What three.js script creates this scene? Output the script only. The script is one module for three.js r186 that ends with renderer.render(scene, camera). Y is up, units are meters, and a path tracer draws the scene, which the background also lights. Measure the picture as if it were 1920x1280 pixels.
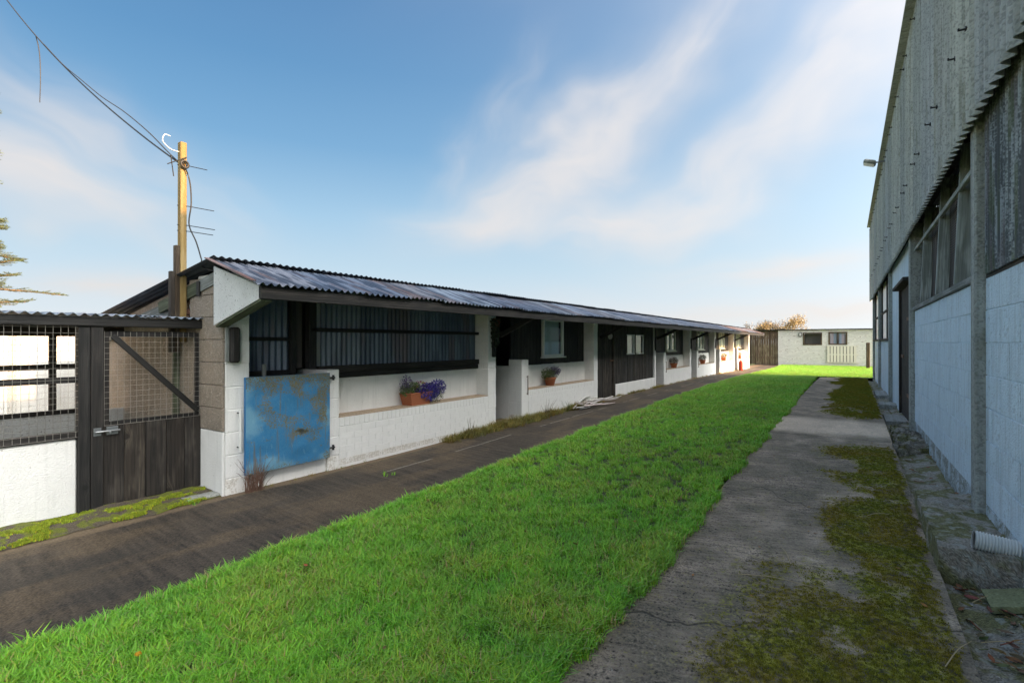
import * as THREE from 'three';
import { mergeGeometries } from 'three/addons/utils/BufferGeometryUtils.js';

// ---------------------------------------------------------------- camera, sky, sun, exposure
// Axes: x to the right, y up, D = -z is the distance along the yard. The lens stands 1.5 m up, turned 33.7 degrees to the left.
const YAW = Math.atan2(640, 960);
const scene = new THREE.Scene();
const camera = new THREE.PerspectiveCamera(2 * Math.atan(640 / 960) * 180 / Math.PI, 1.5, 0.05, 900);
camera.rotation.order = 'YXZ';
camera.position.set(0, 1.5, 0);
camera.rotation.set(0.0021, YAW, 0);

const renderer = new THREE.WebGLRenderer({ antialias: true });
renderer.toneMapping = THREE.LinearToneMapping;
renderer.toneMappingExposure = 2.5;
renderer.shadowMap.enabled = true;

// ---- small seeded tools
function rng(seed) { let s = seed >>> 0; return () => { s = (s + 0x6d2b79f5) | 0; let t = Math.imul(s ^ (s >>> 15), 1 | s); t = (t + Math.imul(t ^ (t >>> 7), 61 | t)) ^ t; return ((t ^ (t >>> 14)) >>> 0) / 4294967296; }; }
const HASH = new Float32Array(65536); { const r = rng(77); for (let i = 0; i < 65536; i++) HASH[i] = r(); }
const hash2 = (x, y) => HASH[((x * 1619 + y * 31337) ^ (y * 6971 >> 3)) & 65535];
const mod = (a, n) => ((a % n) + n) % n;
function noise(x, y, px = 0, py = 0) {                                    // value noise 0..1, periodic when px / py are given
  let ix = Math.floor(x), iy = Math.floor(y); const fx = x - ix, fy = y - iy;
  const sx = fx * fx * (3 - 2 * fx), sy = fy * fy * (3 - 2 * fy);
  let jx = ix + 1, jy = iy + 1;
  if (px) { ix = mod(ix, px); jx = mod(jx, px); } if (py) { iy = mod(iy, py); jy = mod(jy, py); }
  const a = hash2(ix, iy), b = hash2(jx, iy), c = hash2(ix, jy), d = hash2(jx, jy);
  return a + (b - a) * sx + (c - a) * sy + (a - b - c + d) * sx * sy;
}
function fbm(x, y, oct = 4, px = 0, py = 0) { let s = 0, a = 0.5, n = 0; for (let i = 0; i < oct; i++) { s += a * noise(x + i * 17.3 * (px ? 0 : 1), y + i * 9.1 * (py ? 0 : 1), px, py); n += a; a *= 0.5; x *= 2; y *= 2; px *= 2; py *= 2; } return s / n; }
const clamp = (x, a = 0, b = 1) => Math.min(b, Math.max(a, x));
const smooth = (a, b, x) => { const t = clamp((x - a) / (b - a)); return t * t * (3 - 2 * t); };
const lerp = (a, b, t) => a + (b - a) * t;
const mix3 = (a, b, t) => [lerp(a[0], b[0], t), lerp(a[1], b[1], t), lerp(a[2], b[2], t)];

const SUN = new THREE.Vector3(1, 0.507, -0.03).normalize();
{ // the sky: clear air by height and by angle from the sun, long torn cirrus, and fill light added round the sun and overhead
  const W = 3072, H = 1536, data = new Float32Array(W * H * 4);
  const stops = [[0, .80, .87, .91], [4, .69, .81, .90], [8, .55, .74, .885], [13, .40, .64, .86], [20, .20, .44, .72], [27, .115, .325, .61], [34, .07, .245, .52], [50, .06, .21, .47], [90, .06, .20, .44]];
  // cirrus banks: azimuth (degrees from the yard's axis, left negative), height, half length, half width, tilt, strength
  const banks = [
    [-33, 15.2, 9, 3.0, 10, 1], [-27, 19.5, 9, 4.4, 30, .95], [-21.5, 24.5, 8, 4.2, 42, .8], [-38, 13.4, 8, 2.0, 4, .9], [-40, 19.5, 5, 1.8, 58, .3], [-33.5, 25, 6, 2.0, 62, .3],
    [-22, 12.8, 10, 2.4, 6, .9], [-13, 15.5, 10, 3.8, 22, .85], [-5, 20, 10, 4.2, 34, .85], [1, 27, 10, 4.6, 44, .85], [-14, 29, 9, 2.6, 48, .6],
    [-78, 13.0, 11, 3.6, -20, 1], [-80, 13.2, 9, 2.2, -18, 1], [-74, 17.5, 12, 2.8, -28, .65], [-72, 4.8, 8, 1.3, 0, .95], [-5, 7.4, 10, 1.5, 2, 1], [-8, 2.8, 24, 1.8, 0, .95], [-50, 2.2, 30, .9, 0, .5],
    [40, 20, 18, 5, 35, .6], [75, 30, 20, 5, 20, .6], [-120, 18, 16, 4, -25, .7], [-150, 34, 18, 5, 15, .6], [150, 22, 20, 5, 10, .6], [110, 15, 20, 3, 0, .6], [-100, 45, 15, 5, -40, .5], [20, 55, 16, 6, 30, .5], [-170, 8, 30, 2, 0, .7], [90, 7, 40, 2, 0, .7],
  ].map(([a, e, l, w, t, s]) => [a, e, l, w, Math.cos(t * Math.PI / 180), Math.sin(t * Math.PI / 180), s]);
  for (let row = 0; row < H; row++) {
    const el = ((row + 0.5) / H - 0.5) * 180, e = Math.max(0, el), up = el * Math.PI / 180;
    let k = 0; while (k < stops.length - 2 && e > stops[k + 1][0]) k++;
    const A = stops[k], Bs = stops[k + 1], t = clamp((e - A[0]) / (Bs[0] - A[0]));
    const base = [lerp(A[1], Bs[1], t), lerp(A[2], Bs[2], t), lerp(A[3], Bs[3], t)];
    for (let col = 0; col < W; col++) {
      const o = (row * W + col) * 4; data[o + 3] = 1;
      if (el < -0.5) { data[o] = .3; data[o + 1] = .33; data[o + 2] = .3; continue; }
      const ph = ((col + 0.5) / W - 0.5) * 2 * Math.PI, x = Math.cos(ph) * Math.cos(up), y = Math.sin(up), z = Math.sin(ph) * Math.cos(up);
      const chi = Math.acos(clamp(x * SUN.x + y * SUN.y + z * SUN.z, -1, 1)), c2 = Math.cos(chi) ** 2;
      const f = (1 + .15 * c2) / 1.1, fillGlow = 40 * Math.exp(-3.4 * chi);          // corona round the sun, raised above the CIE turbid skies to brighten the shade
      let r = base[0] * f + fillGlow, g = base[1] * f + fillGlow * .965, b = base[2] * f + fillGlow * .90;
      let az = Math.atan2(x, -z) * 180 / Math.PI, cl = 0;               // 0 = straight along the yard, right positive
      const wx = (fbm(az * .10 + 40, e * .16 + 9, 3) - .5), wy = (fbm(az * .10 + 11, e * .16 + 70, 3) - .5);
      for (const [ba, be, l, w, ct, st, s] of banks) {
        let da = az - ba; if (da > 180) da -= 360; if (da < -180) da += 360;
        if (Math.abs(da) > l * 2.6 || Math.abs(e - be) > l * 2) continue;
        da = da * Math.cos(be * Math.PI / 180) + wx * 7; const de = e - be + wy * 7 * Math.min(1, w / 3);
        const p = (da * ct + de * st) / l, q = (-da * st + de * ct) / w, d2 = p * p + q * q;
        if (d2 > 6) continue;
        const fine = fbm(p * 2.6 + ba, q * 1.6 + wx * 3 + be, 4), streak = fbm(p * 1.2 + ba * 2 + wx, q * 2.6 + wy, 5);
        cl = 1 - (1 - cl) * (1 - s * Math.exp(-d2 * 1.15) * clamp(.2 + 1.3 * (fine * .5 + streak * .5 - .1)));
      }
      const fillVeil = smooth(.42, .8, fbm(x / (y + .12) * 1.1 + 5, z / (y + .12) * 2.6 + 3, 5)) * .55 * smooth(27, 58, e);  // high cirrus added, mostly above the view, to lighten the shaded yard
      cl = 1 - (1 - cl) * (1 - fillVeil);
      const lit = .90 + fillGlow * .5, low = smooth(14, 0, e);
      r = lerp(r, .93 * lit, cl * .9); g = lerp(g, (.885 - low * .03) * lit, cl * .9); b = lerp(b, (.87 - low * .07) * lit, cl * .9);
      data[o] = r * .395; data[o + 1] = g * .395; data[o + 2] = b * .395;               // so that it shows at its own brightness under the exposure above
    }
  }
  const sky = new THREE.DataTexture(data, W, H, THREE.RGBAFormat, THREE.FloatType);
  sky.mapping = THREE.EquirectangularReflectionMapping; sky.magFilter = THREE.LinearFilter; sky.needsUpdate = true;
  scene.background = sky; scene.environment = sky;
}
const sun = new THREE.DirectionalLight(new THREE.Color().setRGB(1, 0.54, 0.19), 5);
sun.position.copy(SUN).multiplyScalar(80).add(new THREE.Vector3(-2, 0, -18)); sun.target.position.set(-2, 0, -18);
sun.castShadow = true; sun.shadow.radius = 1.4; sun.shadow.mapSize.set(4096, 4096);
Object.assign(sun.shadow.camera, { left: -45, right: 45, top: 45, bottom: -45, near: 1, far: 200 });
scene.add(sun, sun.target);

// ---------------------------------------------------------------- textures and materials
const s255 = (l) => { l = clamp(l); return Math.round(255 * (l <= .0031308 ? l * 12.92 : 1.055 * Math.pow(l, 1 / 2.4) - .055)); };
function mk(w, h, tileX, tileY, fn) {                                     // fn(u, v) -> [r, g, b (linear), height 0..1]
  const c = new Uint8Array(w * h * 4), p = new Uint8Array(w * h * 4);
  for (let j = 0; j < h; j++) for (let i = 0; i < w; i++) {
    const q = fn((i + .5) / w, (j + .5) / h), o = (j * w + i) * 4;
    c[o] = s255(q[0]); c[o + 1] = s255(q[1]); c[o + 2] = s255(q[2]); c[o + 3] = 255;
    p[o] = p[o + 1] = p[o + 2] = clamp(q[3]) * 255; p[o + 3] = 255;
  }
  const out = [c, p].map((d, n) => { const t = new THREE.DataTexture(d, w, h); t.wrapS = t.wrapT = THREE.RepeatWrapping; t.magFilter = THREE.LinearFilter; t.minFilter = THREE.LinearMipmapLinearFilter; t.generateMipmaps = true; if (!n) t.colorSpace = THREE.SRGBColorSpace; t.repeat.set(1 / tileX, 1 / tileY); t.needsUpdate = true; return t; });
  return { map: out[0], bumpMap: out[1] };
}
const mat = (tx, bump, o = {}) => new THREE.MeshStandardMaterial({ ...(tx || {}), bumpScale: bump, roughness: .9, side: THREE.DoubleSide, ...o });
const rgb = (r, g, b) => new THREE.Color().setRGB(r, g, b);
const plain = (r, g, b, o = {}) => new THREE.MeshStandardMaterial({ color: rgb(r, g, b), roughness: .8, side: THREE.DoubleSide, ...o });

const txPaint = mk(1024, 1024, 2, 2, (u, v) => {
  const f = fbm(u * 12, v * 12, 5, 12, 12), g = noise(u * 300, v * 300, 300, 300), st = fbm(u * 60, v * 5, 3, 60, 5), chip = smooth(.84, .9, fbm(u * 60, v * 60, 3, 60, 60));
  const a = .82 + (f - .5) * .10 + (g - .5) * .04 - smooth(.62, .8, st) * .05;
  return [...mix3([a, a * .985, a * .955], [.36, .32, .27], chip * .55), .5 + (f - .5) * .5 + (g - .5) * .4 - chip * .3];
});
const txSplash = mk(512, 512, 1, 1, (u, v) => { const f = fbm(u * 8, v * 8, 5, 8, 8), g = noise(u * 140, v * 140, 140, 140), g2 = noise(u * 60, v * 60, 60, 60), d = smooth(.44, .7, f * .6 + g * .25 + g2 * .2), a = .84 + (g - .5) * .05; return [...mix3([a, a * .98, a * .94], mix3([.48, .40, .30], [.32, .26, .19], g2), d * .55), .5 + (g - .5) * .4 - d * .2]; });
const txBarnPaint = mk(1024, 1024, 2, 2, (u, v) => {
  const f = fbm(u * 9, v * 9, 5, 9, 9), g = noise(u * 260, v * 260, 260, 260), st = fbm(u * 70, v * 4, 4, 70, 4), st2 = fbm(u * 130, v * 7, 3, 130, 7), chip = smooth(.72, .82, fbm(u * 26, v * 26, 4, 26, 26));
  const dirt = clamp(smooth(.5, .75, st) * .45 + smooth(.58, .8, st2) * .3 + chip * .5);
  const a = 1 + (f - .5) * .22 + (g - .5) * .08;
  return [...mix3([.68 * a, .80 * a, .89 * a], [.25, .27, .27], clamp(dirt * .45 + smooth(.80, .9, noise(u * 90, v * 90, 90, 90)) * .25)), .5 + (f - .5) * .7 + (g - .5) * .4 - chip * .35];
});
const txBarnSplash = mk(512, 512, 1, 1, (u, v) => { const f = fbm(u * 6, v * 6, 5, 6, 6), g = noise(u * 120, v * 120, 120, 120), g2 = noise(u * 50, v * 50, 50, 50), d = smooth(.46, .62, f * .7 + g * .2 + g2 * .15), a = .9 + (g - .5) * .2; return [...mix3([.62 * a, .71 * a, .77 * a], mix3([.30, .28, .22], [.13, .14, .09], g2), d * .8), .6 + (g - .5) * .3 - d * .4]; });
const woodFn = (dark, light, knots, grey) => (u, v) => {
  const wob = fbm(u * 6, v * 4, 3, 6, 4) * .5; let kn = 0, kw = 0;
  for (const [kx, ky, kr] of knots) { let dx = (u - kx) * 1.0, dy = (v - ky) * 4.5; if (dy > 2.25) dy -= 4.5; if (dy < -2.25) dy += 4.5; const d = Math.hypot(dx, dy) / kr; kn = Math.max(kn, 1 - smooth(.6, 1.1, d)); kw += Math.exp(-d * d * .35) * .9; }
  const ring = fbm((u + wob * .06) * 46 + kw * 5, v * 5, 3, 46, 5), fine = noise(u * 170, v * 16, 170, 16), g = smooth(.3, .75, ring) * .7 + fine * .3, wear = smooth(.45, .75, fbm(u * 7, v * 9, 4, 7, 9));
  let c = mix3(dark, light, g * (.45 + .55 * wear)); c = mix3(c, grey, wear * .35 * fine); c = mix3(c, [dark[0] * .5, dark[1] * .45, dark[2] * .4], kn * .75);
  return [...c, g * .8 + fine * .2 - kn * .3];
};
const txBlackWood = mk(512, 1024, .5, 2.2, woodFn([.006, .006, .006], [.026, .023, .021], [[.3, .2, .05], [.7, .62, .06]], [.05, .047, .044]));
const txBrownWood = mk(512, 1024, .5, 2.2, woodFn([.010, .008, .007], [.062, .05, .04], [[.24, .3, .07], [.66, .75, .08], [.5, .1, .06]], [.12, .108, .094]));
const txFenceWood = mk(512, 1024, .5, 2.2, woodFn([.05, .033, .02], [.22, .155, .09], [[.4, .4, .06]], [.22, .2, .17]));
const txPoleWood = mk(256, 1024, .25, 2.2, woodFn([.19, .125, .04], [.38, .27, .11], [[.5, .3, .1], [.4, .72, .08]], [.33, .28, .19]));
const txGreyWood = mk(512, 1024, .5, 2.2, woodFn([.12, .13, .12], [.34, .36, .35], [[.3, .4, .06]], [.42, .45, .45]));

const txIron = mk(1024, 512, 4.2, 1.6, (u, v) => {                        // galvanised roof: streaks run down the slope (v)
  const s1 = fbm(u * 90, v * 4, 4, 90, 4), s2 = fbm(u * 34, v * 2, 4, 34, 2), s3 = fbm(u * 160, v * 6, 3, 160, 6), sp = noise(u * 420, v * 170, 420, 170);
  const rust = smooth(.54, .7, s2 * .7 + s1 * .3) * .7, white = smooth(.44, .60, s1 * .55 + s3 * .45);
  let c = mix3([.055, .075, .105], [.30, .35, .41], white * .62); c = mix3(c, mix3([.10, .05, .035], [.19, .12, .10], sp), rust * .8);
  return [...c, .5 + (sp - .5) * .3 + rust * .2];
});
const txCladIron = mk(512, 512, 3.5, 2, (u, v) => {
  const s1 = fbm(u * 44, v * 3, 4, 44, 3), s2 = fbm(u * 16, v * 2, 3, 16, 2), sp = noise(u * 300, v * 200, 300, 200);
  let c = mix3([.10, .13, .17], [.17, .21, .26], smooth(.35, .7, s1)); c = mix3(c, [.16, .12, .12], smooth(.62, .74, s2) * .6); const a = .92 + sp * .16;
  return [c[0] * a, c[1] * a, c[2] * a, .5 + (sp - .5) * .3];
});
const txCement = mk(1024, 1024, 3, 3, (u, v) => {                          // weathered fibre cement with lichen grain
  const g = noise(u * 330, v * 330, 330, 330), g2 = noise(u * 150, v * 150, 150, 150), st = fbm(u * 80, v * 3, 4, 80, 3), f = fbm(u * 9, v * 9, 4, 9, 9);
  const sp = smooth(.55, .8, g * .6 + g2 * .4), a = .43 + (f - .5) * .09 + (st - .5) * .34;
  let c = mix3([a * .98, a, a * .95], [.46, .47, .45], sp * .4); c = mix3(c, [.10, .104, .097], smooth(.5, .3, g2 * .5 + g * .5) * .4); c = mix3(c, [.15, .145, .07], smooth(.62, .78, fbm(u * 21, v * 7, 3, 21, 7)) * .35);
  return [...c, g * .5 + g2 * .5];
});
const txOldSheet = mk(1024, 512, 3, 1.6, (u, v) => {                       // narrow old sheets low on the barn: streaks of grey, green and violet brown
  const s1 = fbm(u * 110, v * 5, 4, 110, 5), s2 = fbm(u * 40, v * 3, 3, 40, 3), s3 = fbm(u * 25 + 7, v * 2, 3, 25, 2), g = noise(u * 400, v * 160, 400, 160);
  let c = mix3([.10, .11, .115], [.36, .39, .40], smooth(.42, .7, s1 * .7 + g * .3)); c = mix3(c, [.10, .12, .055], smooth(.55, .7, s2) * .6); c = mix3(c, [.17, .135, .14], smooth(.55, .72, s3) * .5);
  return [...c, g];
});
const txRender = mk(512, 512, 1, 1, (u, v) => {                            // coarse grey brown blocks
  const g = noise(u * 150, v * 150, 150, 150), g2 = noise(u * 70, v * 70, 70, 70), f = fbm(u * 6, v * 6, 4, 6, 6), a = .9 + (f - .5) * .5, k = g * .6 + g2 * .4;
  return [...mix3([.30 * a, .25 * a, .20 * a], mix3([.46, .41, .35], [.13, .11, .09], smooth(.5, .4, k)), smooth(.45, .8, Math.abs(k - .5) * 2 + .2) * .6), k];
});
const txGable = mk(512, 512, 1, 1, (u, v) => {
  const g = noise(u * 120, v * 120, 120, 120), f = fbm(u * 7, v * 7, 4, 7, 7), sp = smooth(.86, .92, noise(u * 90 + 5, v * 90, 90, 90)), a = .62 + (f - .5) * .16 + (g - .5) * .08;
  return [...mix3([a, a * 1.01, a], [.16, .16, .15], sp * .7), g];
});
const txRubble = mk(1024, 1024, 1.1, 1.1, (u, v) => {
  const f = fbm(u * 9, v * 9, 5, 9, 9), g = noise(u * 180, v * 180, 180, 180), m = smooth(.42, .6, fbm(u * 9 + 9, v * 9, 4, 9, 9)), l = smooth(.62, .76, fbm(u * 27, v * 27, 3, 27, 27));
  let c = mix3([.16, .14, .11], [.46, .43, .37], clamp(f * .6 + (g - .5) * .9 + .2)); c = mix3(c, mix3([.06, .065, .012], [.19, .185, .03], g), m * .8); c = mix3(c, [.42, .45, .42], l * .5);
  return [...c, f * .6 + g * .4];
});
const txMossStrip = mk(512, 1024, .6, 1.2, (u, v) => {
  const f = fbm(u * 7, v * 14, 5, 7, 14), g = noise(u * 130, v * 260, 130, 260), m = smooth(.46, .58, f);
  return [...mix3(mix3([.035, .027, .018], [.15, .12, .085], g), mix3([.06, .08, .01], [.19, .20, .02], g), m), f * .7 + g * .3];
});
const txSoil = mk(512, 512, 1, 1, (u, v) => { const g = noise(u * 130, v * 130, 130, 130), f = fbm(u * 8, v * 8, 4, 8, 8); return [...mix3([.022, .026, .010], [.045, .06, .018], f * .6 + g * .4), g]; });
const txField = mk(512, 512, 18, 18, (u, v) => { const g = fbm(u * 60, v * 60, 4, 60, 60), f = fbm(u * 5, v * 5, 4, 5, 5); return [...mix3([.04, .075, .018], [.10, .14, .035], f * .5 + g * .5), g]; });
const txBrickWall = mk(1024, 1024, 1.8, 1.8, (u, v) => {                   // the far outbuilding: courses under 5 pixels high
  const cy = v * 24, ro = Math.floor(cy), fy = cy - ro, cx = u * 8 + (ro % 2) * .5, co = Math.floor(cx), fx = cx - co;
  const j = Math.max(smooth(.1, .03, Math.min(fy, 1 - fy)), smooth(.035, .01, Math.min(fx, 1 - fx))), h = hash2(mod(co, 8), ro), g = noise(u * 260, v * 260, 260, 260), chip = smooth(.66, .76, fbm(u * 20, v * 44, 3, 20, 44)) * (h > .55 ? 1 : .25), a = .62 + h * .10 + (g - .5) * .08 - j * .10;
  return [...mix3([a, a * .965, a * .89], [.24, .16, .12], chip * .6), (1 - j) * .7 + g * .2 + h * .1];
});
const txBlueDoor = mk(1024, 1024, 1, 1, (u, v) => {                        // u from the latch side, v up
  const f = fbm(u * 7, v * 7, 5), g = noise(u * 260, v * 260), g2 = noise(u * 120, v * 120), sp = g * .5 + g2 * .5;
  const top = smooth(.68, .95, v + (f - .5) * .3) * .85, right = smooth(.12, .04, Math.abs(u - .9 + (f - .5) * .12)) * smooth(.25, .5, v) * .9, mid = Math.exp(-(((u - .62) / .2) ** 2 + ((v - .36) / .07) ** 2)) * 1.0, scat = smooth(.5, .72, fbm(u * 5 + 3, v * 6 + 2, 4)) * .7, low = smooth(.10, .0, v + (f - .5) * .12) * .6;
  const dens = clamp(Math.max(top, right, mid, scat, low)), rust = smooth(.97 - dens * .58, 1.05 - dens * .58, sp * .95 + f * .22);
  const scrape = smooth(.74, .8, fbm(u * 44 + v * 16, v * 9 - u * 12, 3)) * .6, dull = smooth(.4, .7, fbm(u * 3 + 8, v * 4, 4));
  const drip = smooth(.60, .74, fbm(u * 46, v * 3 + 5, 4)) * smooth(.38, .6, fbm(u * 5 + 2, v * 5 + 9, 3)); let c = mix3([.045, .20, .39], [.18, .37, .50], dull * .8 + (g - .5) * .25 + (g2 - .5) * .15); c = mix3(c, [.17, .14, .07], drip * .6); c = mix3(c, [.22, .40, .52], scrape * .5); c = mix3(c, mix3([.10, .075, .022], [.21, .18, .075], g), rust * .93); c = mix3(c, [.02, .018, .01], smooth(.72, .86, mid * (f + .4)) * .8);
  return [...c, .5 + rust * (g - .5) * .8 + (f - .5) * .2];
});

// ground surfaces: one drawing of the concrete shared by colour, relief and moss growth
const mossAt = (X, D) => {                                                 // 0..1, how thick the moss stands on the right-hand path
  const f = fbm(X * 2.2 + 31, D * 1.5 + 4, 5), n = fbm(X * 9 + 3, D * 7 + 8, 3);
  let side = smooth(-.40, .05, X + (f - .5) * .8) * smooth(.47, .39, X + (n - .5) * .14);
  side *= 1 - .92 * smooth(8.2, 8.9, D + (f - .5)) * smooth(12.0, 11.2, D + (f - .5));
  if (D < 4.4) side = Math.max(side, smooth(-.85, -.1, X + (f - .5) * 1.2) * .85 * smooth(.47, .38, X + (n - .5) * .16) * smooth(4.4, 3.4, D));
  const far = smooth(11.5, 13, D) * smooth(-.6, -.2, X + (f - .5)) * smooth(.47, .4, X);
  const open = smooth(.18, .5, f * .5 + n * .5);
  return clamp(Math.max(side, far) * open * 1.1);
};
const slabTex = (X0, X1, D0, D1, w, h) => mk(w, h, 1, 1, (u, v) => {
  const X = lerp(X0, X1, u), D = lerp(D0, D1, v), m = mossAt(X, D), g = noise(X * 170, D * 170), g2 = noise(X * 60 + 4, D * 60), f = fbm(X * 3, D * 2, 5), br = fbm(X * 5 + D * 3, D * 60 - X * 18, 3);
  const pale = smooth(9.2, 9.8, D + (f - .5) * .6) * smooth(11.4, 10.8, D), worn = smooth(.42, .66, fbm(X * 2.2 + 7, D * .9 + 1, 4)) * smooth(-.95, -.5, X);
  const g3 = noise(X * 95 + 9, D * 95), grit = (g * .45 + g3 * .35 + g2 * .2);
  let a = .215 + (f - .5) * .07 + (br - .5) * .2 + (grit - .5) * .6 + worn * .10 * (.4 + grit * 1.2) + pale * .24;
  let c = [a * 1.24, a * 1.0, a * .76];
  c = mix3(c, [.55, .53, .49], smooth(.74, .88, g2 * .6 + g * .4) * .5);
  c = mix3(c, [.05, .052, .03], smooth(.42, .62, fbm(X * 5 + 60, D * 4, 5) + (grit - .5) * .9) * .5 * (1 - pale));
  const crack = smooth(.012, .004, Math.abs(D - 5.55 - .10 * Math.sin(X * 5) - (fbm(X * 4, 2, 3) - .5) * .5)) + smooth(.014, .004, Math.abs(D - 3.25 - X * .55 - (fbm(X * 5, 7, 3) - .5) * .3)) + smooth(.016, .006, Math.abs(D - 9.15)) + smooth(.016, .006, Math.abs(D - 16.2));
  c = mix3(c, [.025, .022, .016], clamp(crack) * .8);
  const hue = fbm(X * 5 + 2, D * 4, 3), tuft = smooth(.25, .72, noise(X * 38 + 5, D * 38) * .5 + g3 * .3 + g * .2), moss = mix3(mix3([.022, .024, .004], [.27, .265, .014], tuft), mix3([.04, .03, .008], [.23, .185, .02], tuft), smooth(.38, .62, hue));
  c = mix3(c, moss, smooth(.08, .95, m * .95 + (grit - .5) * 1.3 + (noise(X * 24, D * 24) - .5) * .5) * .95);
  return [...c, .35 + (g - .5) * .3 + (f - .5) * .3 + m * .3 - clamp(crack) * .3];
});
const txSlabNear = slabTex(-1.12, .47, .5, 8.5, 768, 2048), txSlabFar = slabTex(-1.12, .47, 8.5, 24.4, 512, 2048);
const pathTex = (D0, D1, w, h) => mk(w, h, 1, 1, (u, v) => {
  const X = lerp(-5.6, -3.2, u), D = lerp(D0, D1, v), g = noise(X * 150, D * 150), g2 = noise(X * 55, D * 55), f = fbm(X * 2 + 9, D * 1.2, 5), br = fbm(X * 3, D * 34 + X * 3, 3), tan = smooth(.44, .66, fbm(X * 3.2 + 20, D * 1.4 + 5, 5));
  let a = .042 + (f - .5) * .02 + (br - .5) * .055 + (g - .5) * .06;
  let c = mix3([a * 1.3, a, a * .70], [.19, .13, .07], tan * (.10 + .4 * g));
  c = mix3(c, [.15, .13, .10], smooth(.82, .92, g2 * .5 + g * .5) * .5);
  const line = smooth(.022, .008, Math.abs(X + 4.53 + (fbm(D * 1.4, 3, 3) - .5) * .06)) * smooth(.46, .56, fbm(D * 2.3, 12, 3)) * smooth(3.2, 4.2, D) * smooth(.3, .6, g + .15);
  c = mix3(c, [.38, .35, .30], line * .6);
  const sand = smooth(-4.96, -5.04, X + (f - .5) * .10 + (g2 - .5) * .03); c = mix3(c, mix3([.12, .085, .05], [.25, .18, .11], g), sand * .75);
  const drip = smooth(.03, .012, Math.abs(X + 4.28 + (f - .5) * .05)); c = mix3(c, [.03, .026, .02], drip * .25);
  const blot = smooth(.66, .74, fbm(X * 1.6 + 44, D * .8 + 6, 4)); c = mix3(c, [.03, .026, .02], blot * .4);
  return [...c, .4 + (br - .5) * .5 + (g - .5) * .35];
});
const txPathNear = pathTex(-1, 9, 768, 2048), txPathFar = pathTex(9, 40, 512, 2048);

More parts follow.
